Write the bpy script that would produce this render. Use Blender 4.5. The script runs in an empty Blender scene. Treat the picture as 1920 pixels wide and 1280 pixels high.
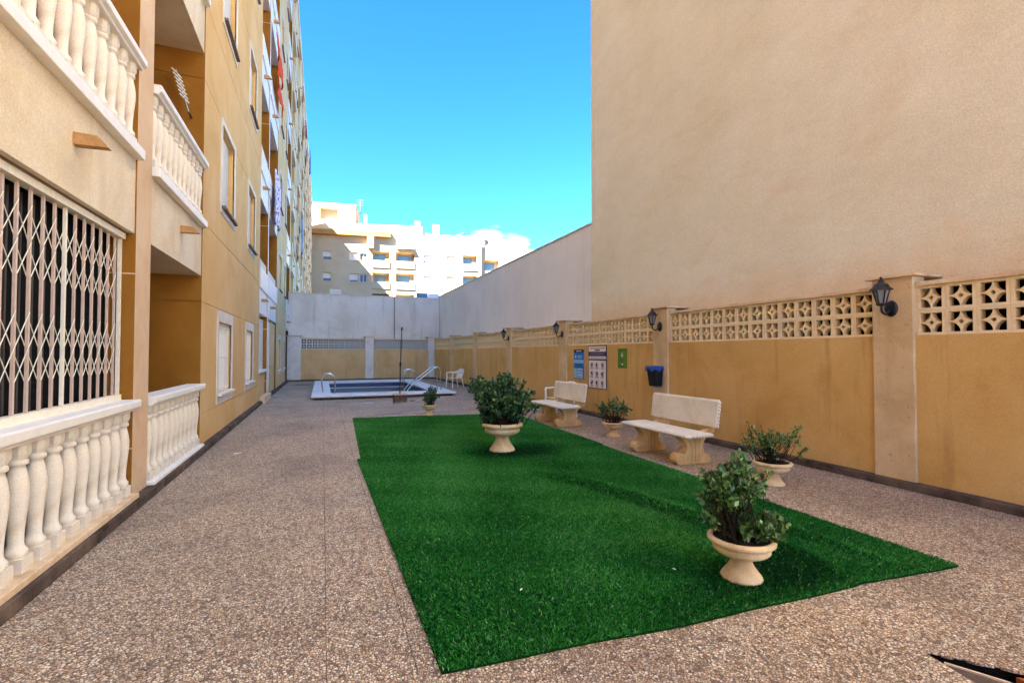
import bpy, math, random
import numpy as np
from mathutils import Vector, Matrix
R = math.radians
random.seed(7); rng = np.random.default_rng(7)
SC = bpy.context.scene
COL = SC.collection

# ------------------------------------------------------------------ camera
cam_d = bpy.data.cameras.new('camera'); cam = bpy.data.objects.new('camera', cam_d); COL.objects.link(cam)
cam_d.sensor_width = 36; cam_d.lens = 890 / 1920 * 36; cam_d.clip_start = .05; cam_d.clip_end = 3000
cam.location = (0, 0, 1.5); cam.rotation_euler = (R(91.352), 0, R(-21.746))
SC.camera = cam
# ------------------------------------------------------------------ sky, sun, exposure
SUNV = Vector((.85, .60, -1.0))                      # the way the light travels
EL = math.atan2(1.0, math.hypot(.85, .60)); ROT = math.atan2(-.85, -.60)
world = bpy.data.worlds.new('World'); SC.world = world; world.use_nodes = True
wn = world.node_tree
sky = wn.nodes.new('ShaderNodeTexSky'); sky.sky_type = 'NISHITA'; sky.sun_disc = False
sky.sun_elevation = EL; sky.sun_rotation = ROT
sky.air_density = .8; sky.dust_density = 0.1; sky.ozone_density = 8.5; sky.altitude = 0
bg = wn.nodes['Background']; bg.inputs[1].default_value = .056
hs = wn.nodes.new('ShaderNodeHueSaturation'); hs.inputs['Saturation'].default_value = 1.17; hs.inputs['Hue'].default_value = .497
wn.links.new(sky.outputs[0], hs.inputs['Color'])
# one low bank of white cloud beyond the far block
tcw = wn.nodes.new('ShaderNodeTexCoord'); nzw = wn.nodes.new('ShaderNodeTexNoise'); nzw.inputs['Scale'].default_value = 14; nzw.inputs['Detail'].default_value = 7
mpw = wn.nodes.new('ShaderNodeMapping'); mpw.inputs['Scale'].default_value = (1, 1, 2.6); wn.links.new(tcw.outputs['Generated'], mpw.inputs[0]); wn.links.new(mpw.outputs[0], nzw.inputs['Vector'])
sbw = wn.nodes.new('ShaderNodeVectorMath'); sbw.operation = 'SUBTRACT'; sbw.inputs[1].default_value = (0.3352, 0.9145, 0.2265); wn.links.new(tcw.outputs['Generated'], sbw.inputs[0])
scw = wn.nodes.new('ShaderNodeVectorMath'); scw.operation = 'MULTIPLY'; scw.inputs[1].default_value = (13.5, 13.5, 33); wn.links.new(sbw.outputs[0], scw.inputs[0])
lnw = wn.nodes.new('ShaderNodeVectorMath'); lnw.operation = 'LENGTH'; wn.links.new(scw.outputs[0], lnw.inputs[0])
adw = wn.nodes.new('ShaderNodeMath'); adw.operation = 'MULTIPLY_ADD'; adw.inputs[1].default_value = -2.2; adw.inputs[2].default_value = 1.1; wn.links.new(nzw.outputs['Fac'], adw.inputs[0])
suw = wn.nodes.new('ShaderNodeMath'); suw.operation = 'ADD'; wn.links.new(lnw.outputs['Value'], suw.inputs[0]); wn.links.new(adw.outputs[0], suw.inputs[1])
rmw = wn.nodes.new('ShaderNodeValToRGB'); rmw.color_ramp.elements[0].position = .55; rmw.color_ramp.elements[0].color = (1, 1, 1, 1); rmw.color_ramp.elements[1].position = 1.0; rmw.color_ramp.elements[1].color = (0, 0, 0, 1)
wn.links.new(suw.outputs[0], rmw.inputs[0])
mxw = wn.nodes.new('ShaderNodeMix'); mxw.data_type = 'RGBA'; wn.links.new(rmw.outputs[0], mxw.inputs[0]); wn.links.new(hs.outputs[0], mxw.inputs[6]); mxw.inputs[7].default_value = (3.0, 3.1, 3.2, 1)
wn.links.new(mxw.outputs[2], bg.inputs[0])
sun_d = bpy.data.lights.new('sun', 'SUN'); sun_d.energy = 5.0; sun_d.angle = R(.53); sun_d.color = (1, .95, .86)
sun = bpy.data.objects.new('sun', sun_d); COL.objects.link(sun); sun.rotation_euler = SUNV.to_track_quat('-Z', 'Y').to_euler()
sun.location = (-30, -20, 40)
vs = SC.view_settings; vs.view_transform = 'Standard'; vs.look = 'None'; vs.gamma = 1; vs.exposure = 3.5; vs.use_curve_mapping = False
SC.cycles.max_bounces = 8; SC.cycles.diffuse_bounces = 6; SC.cycles.glossy_bounces = 4; SC.cycles.transmission_bounces = 6

# ------------------------------------------------------------------ helpers
def lin(h):
    h = h.lstrip('#'); c = [int(h[i:i + 2], 16) / 255 for i in (0, 2, 4)]
    return tuple((x / 12.92 if x <= .04045 else ((x + .055) / 1.055) ** 2.4) for x in c)
def tag(o, label=None, cat=None, group=None, kind=None):
    if label: o['label'] = label
    if cat: o['category'] = cat
    if group: o['group'] = group
    if kind: o['kind'] = kind
    return o
def empty(name, loc=(0, 0, 0), rz=0, parent=None):
    o = bpy.data.objects.new(name, None); COL.objects.link(o); o.location = loc; o.rotation_euler = (0, 0, rz)
    o.empty_display_size = .2
    if parent: o.parent = parent
    return o
class MB:
    def __init__(s): s.v = []; s.f = []; s.sm = []
    def add(s, vs, fs, smooth=False):
        b = len(s.v); s.v += [tuple(p) for p in vs]; s.f += [tuple(i + b for i in f) for f in fs]; s.sm += [smooth] * len(fs); return s
    def box(s, x0, x1, y0, y1, z0, z1):
        return s.add([(x0, y0, z0), (x1, y0, z0), (x1, y1, z0), (x0, y1, z0), (x0, y0, z1), (x1, y0, z1), (x1, y1, z1), (x0, y1, z1)],
                     [(3, 2, 1, 0), (4, 5, 6, 7), (0, 1, 5, 4), (1, 2, 6, 5), (2, 3, 7, 6), (3, 0, 4, 7)])
    def quad(s, a, b, c, d): return s.add([a, b, c, d], [(0, 1, 2, 3)])
    def lathe(s, prof, seg=24, c=(0, 0, 0), smooth=True, cap=True, sq=None):
        vs = []; fs = []; n = len(prof)
        for r, z in prof:
            for k in range(seg):
                a = 2 * math.pi * k / seg; vs.append((c[0] + r * math.cos(a), c[1] + r * math.sin(a), c[2] + z))
        for i in range(n - 1):
            for k in range(seg):
                k2 = (k + 1) % seg; fs.append((i * seg + k, i * seg + k2, (i + 1) * seg + k2, (i + 1) * seg + k))
        s.add(vs, fs, smooth)
        if cap:
            s.add(vs[:seg], [tuple(reversed(range(seg)))]); s.add(vs[-seg:], [tuple(range(seg))])
        return s
    def tube(s, path, r, seg=8, smooth=True, cap=True):
        P = [Vector(p) for p in path]; n = len(P); rs = r if isinstance(r, (list, tuple)) else [r] * n
        vs = []; fs = []; up = None
        for i in range(n):
            t = (P[min(i + 1, n - 1)] - P[max(i - 1, 0)])
            t = t.normalized() if t.length > 1e-9 else Vector((0, 0, 1))
            if up is None:
                up = Vector((0, 0, 1)) if abs(t.z) < .9 else Vector((1, 0, 0))
            a = t.cross(up)
            if a.length < 1e-6: a = t.cross(Vector((0, 1, 0)))
            a.normalize(); b = a.cross(t).normalized(); up = b
            for k in range(seg):
                an = 2 * math.pi * k / seg; vs.append(P[i] + (a * math.cos(an) + b * math.sin(an)) * rs[i])
        for i in range(n - 1):
            for k in range(seg):
                k2 = (k + 1) % seg; fs.append((i * seg + k, (i + 1) * seg + k, (i + 1) * seg + k2, i * seg + k2))
        s.add(vs, fs, smooth)
        if cap: s.add(vs[:seg], [tuple(range(seg))]); s.add(vs[-seg:], [tuple(reversed(range(seg)))])
        return s
    def prism(s, poly, h0, h1, axis='y'):
        # poly 2D, extruded along axis; 'y': poly=(x,z); 'x': poly=(y,z); 'z': poly=(x,y)
        m = {'y': lambda p, h: (p[0], h, p[1]), 'x': lambda p, h: (h, p[0], p[1]), 'z': lambda p, h: (p[0], p[1], h)}[axis]
        n = len(poly); vs = [m(p, h0) for p in poly] + [m(p, h1) for p in poly]
        fs = [tuple(range(n)), tuple(reversed(range(n, 2 * n)))] + [(i, i + n, (i + 1) % n + n, (i + 1) % n) for i in range(n)]
        return s.add(vs, fs)
    def mesh(s, name, m):
        me = bpy.data.meshes.new(name); me.from_pydata(s.v, [], s.f); me.update()
        if any(s.sm): me.polygons.foreach_set('use_smooth', s.sm)
        for mm in (m if isinstance(m, (list, tuple)) else [m]): me.materials.append(mm)
        return me
    def build(s, name, m, parent=None, loc=(0, 0, 0), rot=(0, 0, 0), bevel=0, fixn=False):
        me = s.mesh(name, m)
        if fixn:
            import bmesh
            bm = bmesh.new(); bm.from_mesh(me); bmesh.ops.recalc_face_normals(bm, faces=bm.faces); bm.to_mesh(me); bm.free()
        return link(name, me, parent, loc, rot, bevel)
def link(name, me, parent=None, loc=(0, 0, 0), rot=(0, 0, 0), bevel=0, scale=(1, 1, 1)):
    o = bpy.data.objects.new(name, me); COL.objects.link(o); o.location = loc; o.rotation_euler = rot; o.scale = scale
    if parent: o.parent = parent
    if bevel:
        b = o.modifiers.new('bevel', 'BEVEL'); b.width = bevel; b.segments = 2; b.limit_method = 'ANGLE'; b.angle_limit = R(40)
    return o
def npmesh(name, V, F, m, attrs=None, smooth=False):
    """V (n,3), F (k,3 or 4) numpy"""
    me = bpy.data.meshes.new(name); k = F.shape[1]
    me.vertices.add(len(V)); me.vertices.foreach_set('co', V.astype(np.float32).ravel())
    me.loops.add(F.size); me.loops.foreach_set('vertex_index', F.astype(np.int32).ravel())
    me.polygons.add(len(F)); me.polygons.foreach_set('loop_start', (np.arange(len(F)) * k).astype(np.int32))
    me.polygons.foreach_set('loop_total', np.full(len(F), k, np.int32))
    if smooth: me.polygons.foreach_set('use_smooth', np.ones(len(F), bool))
    for n, a in (attrs or {}).items():
        at = me.attributes.new(n, 'FLOAT', 'POINT'); at.data.foreach_set('value', a.astype(np.float32))
    me.update(calc_edges=True); me.materials.append(m); return me

# ------------------------------------------------------------------ materials
class NT:
    def __init__(s, name):
        s.m = bpy.data.materials.new(name); s.m.use_nodes = True; s.t = s.m.node_tree; s.b = s.t.nodes['Principled BSDF']
        s.tc = s.t.nodes.new('ShaderNodeTexCoord')
    def n(s, ty, **kw):
        x = s.t.nodes.new('ShaderNode' + ty)
        for k, v in kw.items(): setattr(x, k, v)
        return x
    def l(s, a, b): s.t.links.new(a, b)
    def coord(s, scale=(1, 1, 1), kind='Object'):
        mp = s.n('Mapping'); mp.inputs['Scale'].default_value = scale; s.l(s.tc.outputs[kind], mp.inputs[0]); return mp.outputs[0]
    def noise(s, vec, scale, detail=4, rough=.55, dist=0):
        x = s.n('TexNoise'); x.inputs['Scale'].default_value = scale; x.inputs['Detail'].default_value = detail
        x.inputs['Roughness'].default_value = rough; x.inputs['Distortion'].default_value = dist; s.l(vec, x.inputs['Vector']); return x.outputs['Fac']
    def ramp(s, fac, stops, interp='LINEAR'):
        x = s.n('ValToRGB'); x.color_ramp.interpolation = interp; e = x.color_ramp.elements
        while len(e) < len(stops): e.new(.5)
        for i, (p, c) in enumerate(stops):
            e[i].position = p; e[i].color = (*c, 1) if len(c) == 3 else c
        s.l(fac, x.inputs[0]); return x.outputs[0]
    def mix(s, fac, a, b, mode='MIX'):
        x = s.n('Mix', data_type='RGBA', blend_type=mode)
        for inp, v in ((x.inputs[0], fac), (x.inputs[6], a), (x.inputs[7], b)):
            if hasattr(v, 'is_linked') or isinstance(v, bpy.types.NodeSocket): s.l(v, inp)
            elif isinstance(v, (int, float)): inp.default_value = v
            else: inp.default_value = (*v, 1)
        return x.outputs[2]
    def math(s, op, a, b=None):
        x = s.n('Math', operation=op)
        for i, v in enumerate((a, b)):
            if v is None: continue
            if isinstance(v, bpy.types.NodeSocket): s.l(v, x.inputs[i])
            else: x.inputs[i].default_value = v
        return x.outputs[0]
    def bump(s, h, strength=.3, dist=.01, prev=None):
        x = s.n('Bump'); x.inputs['Strength'].default_value = strength; x.inputs['Distance'].default_value = dist; s.l(h, x.inputs['Height'])
        if prev is not None: s.l(prev, x.inputs['Normal'])
        return x.outputs[0]
    def done(s, color, rough=.8, normal=None, spec=.3, metal=0):
        for inp, v in ((s.b.inputs['Base Color'], color), (s.b.inputs['Roughness'], rough)):
            if isinstance(v, bpy.types.NodeSocket): s.l(v, inp)
            elif isinstance(v, (int, float)): inp.default_value = v
            else: inp.default_value = (*v, 1)
        s.b.inputs['Specular IOR Level'].default_value = spec; s.b.inputs['Metallic'].default_value = metal
        if normal is not None: s.l(normal, s.b.inputs['Normal'])
        return s.m
def plain(name, hexc, rough=.6, spec=.3, metal=0, var=.12, vscale=6, bump=0, bscale=60):
    t = NT(name); c = lin(hexc); v = t.coord(); n = t.noise(v, vscale, 5)
    col = t.ramp(n, [(.3, tuple(x * (1 - var) for x in c)), (.7, tuple(min(1, x * (1 + var)) for x in c))])
    nr = t.bump(t.noise(v, bscale, 4), bump, .004) if bump else None
    return t.done(col, rough, nr, spec, metal)
def stucco(name, base, dark, light, grain=90, gb=.5, blot=.9, streak=None, streak_amt=.5, stain=None, stain_amt=.5, rough=.92, stain_pos=(.58, .72), speck=None):
    t = NT(name); v = t.coord()
    n1 = t.noise(v, blot, 6, .6, .4); col = t.ramp(n1, [(.28, lin(dark)), (.5, lin(base)), (.74, lin(light))])
    n2 = t.noise(v, grain, 3, .7)
    fine = t.ramp(n2, [(.3, (.82,) * 3), (.7, (1.1,) * 3)]); col = t.mix(1.0, col, fine, 'MULTIPLY')
    if stain:
        ns = t.noise(t.coord((1, .8, 1.3)), .55, 6, .62, .8)
        col = t.mix(t.math('MULTIPLY', t.ramp(ns, [(stain_pos[0], (0,) * 3), (stain_pos[1], (1,) * 3)]), stain_amt), col, lin(stain))
    if streak:
        nk = t.noise(t.coord((5, 5, .35)), 1.0, 5, .6)
        col = t.mix(t.math('MULTIPLY', t.ramp(nk, [(.55, (0,) * 3), (.72, (1,) * 3)]), streak_amt), col, lin(streak))
    if speck:
        nk = t.noise(v, 28, 2, .5)
        col = t.mix(t.math('MULTIPLY', t.ramp(nk, [(.66, (0,) * 3), (.72, (1,) * 3)]), .5), col, lin(speck))
    if name == 'tall_wall_render':
        sz = t.n('SeparateXYZ'); t.l(v, sz.inputs[0]); hz = t.math('ADD', sz.outputs[2], t.math('MULTIPLY', t.noise(t.coord((1, 1.2, 1)), 1.6, 5, .65), -1.1))
        col = t.mix(t.math('MULTIPLY', t.ramp(t.math('MULTIPLY', hz, .25), [(.44, (1,) * 3), (.60, (0,) * 3)]), .45), col, lin('#d6b07a'))
        mr = t.n('Mapping'); mr.inputs['Rotation'].default_value = (R(33), 0, 0); mr.inputs['Scale'].default_value = (1, .7, 1.8); t.l(t.tc.outputs['Object'], mr.inputs[0])
        col = t.mix(1.0, col, t.ramp(t.noise(mr.outputs[0], 2.2, 7, .68, .5), [(.3, (.95, .94, .935)), (.5, (1, 1, 1)), (.7, (1.04, 1.035, 1.03))]), 'MULTIPLY')
        ck = t.noise(t.coord((1, 1, 3)), 22, 3, .6); lim = t.ramp(t.math('MULTIPLY', sz.outputs[2], .25), [(.60, (1,) * 3), (.72, (0,) * 3)])
        col = t.mix(t.math('MULTIPLY', t.math('MULTIPLY', t.ramp(ck, [(.66, (0,) * 3), (.70, (1,) * 3)]), lim), .7), col, lin('#7d5a38'))
    nb = t.bump(n2, gb, .006); nb = t.bump(t.noise(v, 7, 4), .25, .02, nb)
    return t.done(col, rough, nb, .15)

def pebbles(name):
    t = NT(name); v = t.coord()
    nd = t.n('TexNoise'); nd.inputs['Scale'].default_value = 40; t.l(v, nd.inputs['Vector'])
    mv = t.n('VectorMath', operation='MULTIPLY_ADD'); t.l(nd.outputs['Color'], mv.inputs[0]); mv.inputs[1].default_value = (.006, .006, .0); t.l(v, mv.inputs[2])
    vo = t.n('TexVoronoi', feature='F1'); vo.inputs['Scale'].default_value = 66; t.l(mv.outputs[0], vo.inputs['Vector'])
    ve = t.n('TexVoronoi', feature='DISTANCE_TO_EDGE'); ve.inputs['Scale'].default_value = 66; t.l(mv.outputs[0], ve.inputs['Vector'])
    sp = t.n('SeparateColor'); t.l(vo.outputs['Color'], sp.inputs[0])
    col = t.ramp(sp.outputs[0], [(0, lin('#6e5a4a')), (.10, lin('#b89c80')), (.28, lin('#d6bf9f')), (.45, lin('#ecdcc0')), (.6, lin('#c9a37e')),
                                 (.72, lin('#e0cfb4')), (.84, lin('#9a8574')), (.92, lin('#f2e8d6')), (1, lin('#857a70'))], 'CONSTANT')
    col = t.mix(.2, col, t.ramp(sp.outputs[1], [(0, lin('#bd8f6c')), (1, lin('#e6d8c4'))]))
    gap = t.ramp(ve.outputs['Distance'], [(.03, (1,) * 3), (.17, (0,) * 3)])
    col = t.mix(t.math('MULTIPLY', gap, .9), col, lin('#4a382c'))
    big = t.noise(v, .8, 6, .6, .3); col = t.mix(1.0, col, t.ramp(big, [(.3, (.78, .74, .74)), (.5, (1.08, 1.06, 1.04)), (.72, (1.3, 1.24, 1.18))]), 'MULTIPLY')
    st = t.noise(t.coord((1.3, .7, 1)), 2.3, 5, .65)
    col = t.mix(t.math('MULTIPLY', t.ramp(st, [(.60, (0,) * 3), (.78, (1,) * 3)]), .35), col, lin('#6a5850'))
    hgt = t.math('ADD', t.math('MINIMUM', ve.outputs['Distance'], .25), t.math('MULTIPLY', sp.outputs[2], .22))
    nb = t.bump(hgt, .9, .016)
    return t.done(col, t.ramp(sp.outputs[1], [(0, (.45,) * 3), (1, (.75,) * 3)]), nb, .35)

M = {}
M['pebble'] = pebbles('exposed_aggregate')
M['groundbase'] = plain('joint_mortar', '#4a4039', .95, .1)
M['soil'] = plain('soil', '#2a211b', .95, .1, var=.4, vscale=30, bump=.6, bscale=40)
M['ochre'] = stucco('ochre_stucco', '#dab270', '#cca05c', '#e2be82', 110, .6, 1.1, '#9a6a34', .38, '#c0924f', .4)
M['ochre_back'] = stucco('ochre_stucco_far', '#deb884', '#d0a770', '#e6c494', 110, .5, 1.1, '#9a6f42', .3)
M['pillar'] = stucco('pillar_stucco', '#dfc398', '#cfae82', '#e9d2ac', 120, .8, 2.2, '#a97b55', .3, speck='#a4805f')
M['pillar_back'] = stucco('pillar_stucco_pale', '#ece2da', '#dccfc5', '#f3ece6', 120, .6, 2.2)
M['tall'] = stucco('tall_wall_render', '#e9e2cc', '#dfd6bb', '#efe9d8', 60, .3, .5, '#d2b28c', .08, '#d2a66a', .32, stain_pos=(.60, .80))
M['lilac'] = stucco('grey_lilac_render', '#eeebea', '#e4e0df', '#f4f2f1', 60, .3, .5, '#b9a9a4', .2)
M['backgrey'] = stucco('back_render', '#e9ddd2', '#d9cabd', '#f1e8e0', 60, .3, .7, '#a78f85', .3, '#9b938f', .35)
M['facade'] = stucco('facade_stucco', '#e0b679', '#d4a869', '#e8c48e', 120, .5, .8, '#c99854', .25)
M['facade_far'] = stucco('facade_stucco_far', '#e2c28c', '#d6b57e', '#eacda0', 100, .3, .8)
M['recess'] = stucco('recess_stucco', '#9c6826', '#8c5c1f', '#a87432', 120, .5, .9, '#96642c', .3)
M['cream'] = stucco('cream_render', '#e2d0b4', '#d4bd9a', '#ebdfcb', 80, .35, 1.3, '#c7ad86', .35, '#cfc8c0', .5)
M['soffit'] = stucco('soffit_render', '#d3c4ae', '#c5b49c', '#dccfbc', 80, .2, 1)
M['fpillar'] = stucco('facade_pillar', '#ddbd9a', '#cfab86', '#e6cbae', 120, .6, 1.5)
M['white'] = plain('white_paint', '#efe9e0', .55, .35, var=.05, vscale=9, bump=.15, bscale=70)
M['baluster'] = stucco('baluster_concrete', '#eee3d2', '#dccbb4', '#f6efe4', 140, .15, 5, '#cdb596', .35, rough=.7)
M['lattice'] = stucco('lattice_concrete', '#f2dcb4', '#e6ca9a', '#f7e7c8', 120, .3, 4, '#b98c58', .3, rough=.85)
M['lattice_back'] = stucco('lattice_concrete_pale', '#ece6de', '#ddd4c8', '#f4efe9', 120, .2, 4, rough=.85)
M['kerb'] = stucco('kerb_concrete', '#5f5046', '#352b24', '#7a6858', 60, .8, 4, '#241c17', .6)
M['ledge'] = stucco('ledge_stone', '#e3c6a2', '#c9a67e', '#eedabd', 90, .3, 3, '#a9835d', .3)
M['cream_far'] = stucco('far_band_render', '#ead9b8', '#dfcba6', '#f1e4ca', 60, .2, 1)
M['shutter'] = plain('shutter_pvc', '#ebe5da', .5, .4, var=.04)
M['frame'] = plain('window_alu', '#f0ece6', .45, .4, var=.03)
M['surround'] = stucco('window_surround', '#e6dbcb', '#d8cab8', '#efe7db', 100, .25, 2)
M['sill'] = plain('sill_tile', '#7c6653', .7, .3, var=.2)
M['grille'] = plain('grille_paint', '#d2b6a4', .5, .4, var=.08, vscale=20)
M['grille_x'] = plain('grille_lattice_paint', '#f2e9d4', .5, .4, var=.08, vscale=20)
M['gbar'] = plain('dark_grey_paint', '#4a4541', .6, .3)
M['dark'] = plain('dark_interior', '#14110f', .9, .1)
M['hole_shade'] = plain('painted_hole_shade', '#2b2119', .95, .05)  # near-black colour standing in for shade behind the pierced blocks
M['black'] = plain('black_iron', '#17161a', .45, .45, var=.2, vscale=30)
M['steel'] = plain('stainless_steel', '#c6c8cc', .18, .5, metal=1, var=.03)
M['rust'] = plain('dark_rusty_pipe', '#4a3a30', .6, .4, var=.3, vscale=25)
M['wood'] = stucco('clay_spout', '#b98a58', '#96683c', '#c99c6a', 60, .4, 6)
M['stone'] = stucco('cast_stone_warm', '#deb47a', '#c4965a', '#eac998', 100, .4, 3.5, '#a87442', .25, rough=.85)
M['urn'] = stucco('urn_cast_stone', '#e6c898', '#cfa774', '#f0dbb6', 120, .35, 5, '#a97648', .3, rough=.8)
M['bench_white'] = stucco('bench_slab_white', '#ebe0cc', '#dccbb0', '#f4ebdc', 120, .3, 3, '#cdb698', .3, rough=.75)
M['plastic'] = plain('white_plastic', '#f1ece2', .4, .45, var=.04)
M['coping'] = stucco('pool_coping', '#e6e4e6', '#d5d2d4', '#f2f0f1', 60, .25, 2, '#b9aeb0', .25)
M['bluetile'] = plain('blue_tile', '#1d2f5f', .2, .5, var=.3, vscale=14)
M['pooltile'] = plain('pool_tile', '#a9b4b4', .25, .5, var=.1, vscale=10)
M['far'] = stucco('far_render', '#cdb896', '#c2ac88', '#d6c3a4', 40, .1, .3)
M['far_ochre'] = stucco('far_ochre', '#b9864e', '#ab7841', '#c4925b', 40, .1, .3)
M['antenna'] = plain('galvanised', '#9aa0a4', .4, .5, metal=.8, var=.1)
M['solar'] = plain('solar_panel', '#39424f', .25, .5, var=.1)
M['cloth_o'] = plain('orange_cloth', '#e2572e', .85, .1, var=.15, vscale=9, bump=.3)
M['cloth_g'] = plain('grey_cloth', '#6d6f7c', .9, .1, var=.3, vscale=9)
M['cloth_b'] = plain('blue_cloth', '#8b97ae', .9, .1, var=.3, vscale=9)
M['cloth_r'] = plain('red_cloth', '#a8505a', .9, .1, var=.2, vscale=9)
M['stem'] = plain('plant_stem', '#33291d', .85, .1, var=.25, vscale=40)
M['terracotta'] = plain('terracotta', '#a6572a', .8, .2, var=.2, vscale=20)
M['bag'] = plain('blue_plastic_bag', '#2750a8', .3, .5, var=.25, vscale=15, bump=.6, bscale=25)
M['bin'] = plain('black_plastic', '#15161b', .5, .4)
def paisley(name, a, b):
    t = NT(name); vo = t.n('TexVoronoi', feature='DISTANCE_TO_EDGE'); vo.inputs['Scale'].default_value = 5; t.l(t.coord(), vo.inputs['Vector'])
    return t.done(t.ramp(vo.outputs['Distance'], [(.1, lin(a)), (.2, lin(b))], 'CONSTANT'), .9, None, .1)
M['cloth_p'] = paisley('purple_patterned_cloth', '#e6dcea', '#8c5f9c')
def glass(name, hexc, rough=.08):
    t = NT(name); return t.done(lin(hexc), rough, None, .6)
M['glass'] = glass('window_glass', '#2a3038')
M['glass_sky'] = glass('window_glass_pale', '#5d7f9c')
M['lampglass'] = glass('lamp_glass', '#85878b', .15)
def water():
    t = NT('pool_water'); v = t.coord()
    return t.done(lin('#77705f'), .03, t.bump(t.noise(v, 2.5, 2), .05, .02), .5)
M['water'] = water()
def puddle():
    t = NT('wet_film'); v = t.coord()
    return t.done(lin('#a89a94'), .12, t.bump(t.noise(v, 45, 3), .15, .004), .5)
M['puddle'] = puddle()
def leafmat(name, dark, mid, light, rough=.35):
    t = NT(name); at = t.n('Attribute'); at.attribute_name = 'tint'
    col = t.ramp(at.outputs['Fac'], [(0, lin(dark)), (.5, lin(mid)), (1, lin(light))])
    m = t.done(col, rough, None, .5)
    return m
M['leaf'] = leafmat('shrub_leaf', '#28421c', '#4d7434', '#9db968')
M['leaf_dark'] = leafmat('shrub_leaf_dark', '#20391c', '#3c6030', '#7d9c58')
def turfmat():
    t = NT('turf_blade'); at = t.n('Attribute'); at.attribute_name = 'tint'
    col = t.ramp(at.outputs['Fac'], [(0, lin('#0a3a10')), (.5, lin('#298f2a')), (.85, lin('#5cb84e')), (1, lin('#b6d6a2'))])
    return t.done(col, .5, None, .3)
M['turf'] = turfmat()
M['turfback'] = plain('turf_backing', '#0d3310', .95, .05, var=.3, vscale=60)
def flat(name, hexc, rough=.5): return plain(name, hexc, rough, .35, var=.03)

# ------------------------------------------------------------------ ground
XF = -1.72          # left facade plane
XW = 6.05           # right garden wall face
YB = 27.30          # back wall face
g = MB().quad((-600, -600, -.40), (700, -600, -.40), (700, 900, -.40), (-600, 900, -.40)).build('ground', M['groundbase'])
tag(g, kind='structure')
pav = empty('pavement'); tag(pav, kind='structure')
# pool hole in the paving
PX0, PX1, PY0, PY1 = -.33, 4.36, 16.15, 24.95
XJ = [XF - .1, .03, .43, 2.35, 4.21, XW + .1]
YJ = [2.02 + 1.3633 * k for k in range(-10, 20)]
PIT = (2.70, 3.3, .95, 1.52)
def slab(x0, x1, y0, y1):
    mb = MB(); gp = .0014
    x0 += gp; x1 -= gp; y0 += gp; y1 -= gp
    if x1 - x0 < .02 or y1 - y0 < .02: return
    c = .0015; z = 0 + random.uniform(-.0012, .0012)
    mb.add([(x0, y0, -.05), (x1, y0, -.05), (x1, y1, -.05), (x0, y1, -.05), (x0, y0, z - c), (x1, y0, z - c), (x1, y1, z - c), (x0, y1, z - c),
            (x0 + c, y0 + c, z), (x1 - c, y0 + c, z), (x1 - c, y1 - c, z), (x0 + c, y1 - c, z)],
           [(0, 1, 5, 4), (1, 2, 6, 5), (2, 3, 7, 6), (3, 0, 4, 7), (4, 5, 9, 8), (5, 6, 10, 9), (6, 7, 11, 10), (7, 4, 8, 11), (8, 9, 10, 11)])
    mb.build('paving_slab', M['pebble'], pav)
def cut(rect, hole):
    x0, x1, y0, y1 = rect; a0, a1, b0, b1 = hole
    if x1 <= a0 or x0 >= a1 or y1 <= b0 or y0 >= b1: return [rect]
    out = []
    if y0 < b0: out.append((x0, x1, y0, b0))
    if y1 > b1: out.append((x0, x1, b1, y1))
    ya, yb = max(y0, b0), min(y1, b1)
    if x0 < a0: out.append((x0, a0, ya, yb))
    if x1 > a1: out.append((a1, x1, ya, yb))
    return out
for i in range(len(XJ) - 1):
    for j in range(len(YJ) - 1):
        y0, y1 = YJ[j], min(YJ[j + 1], YB + .05)
        if y0 >= YB: continue
        rs = [(XJ[i], XJ[i + 1], y0, y1)]
        for h in ((PX0 + .1, PX1 - .1, PY0 + .1, PY1 - .1), PIT):
            rs = [q for r in rs for q in cut(r, h)]
        for r in rs: slab(*r)
# kerbs
k = MB().box(XF - .02, XF + .1, -6, YB, 0, .095).build('kerb', M['kerb'], bevel=.012); tag(k, kind='structure')
k = MB().box(XW - .11, XW + .02, -4, YB, 0, .085).build('kerb', M['kerb'], bevel=.012); tag(k, kind='structure')
k = MB().box(XF + .1, XW - .11, YB - .1, YB + .02, 0, .08).build('kerb', M['kerb'], bevel=.012); tag(k, kind='structure')

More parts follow.
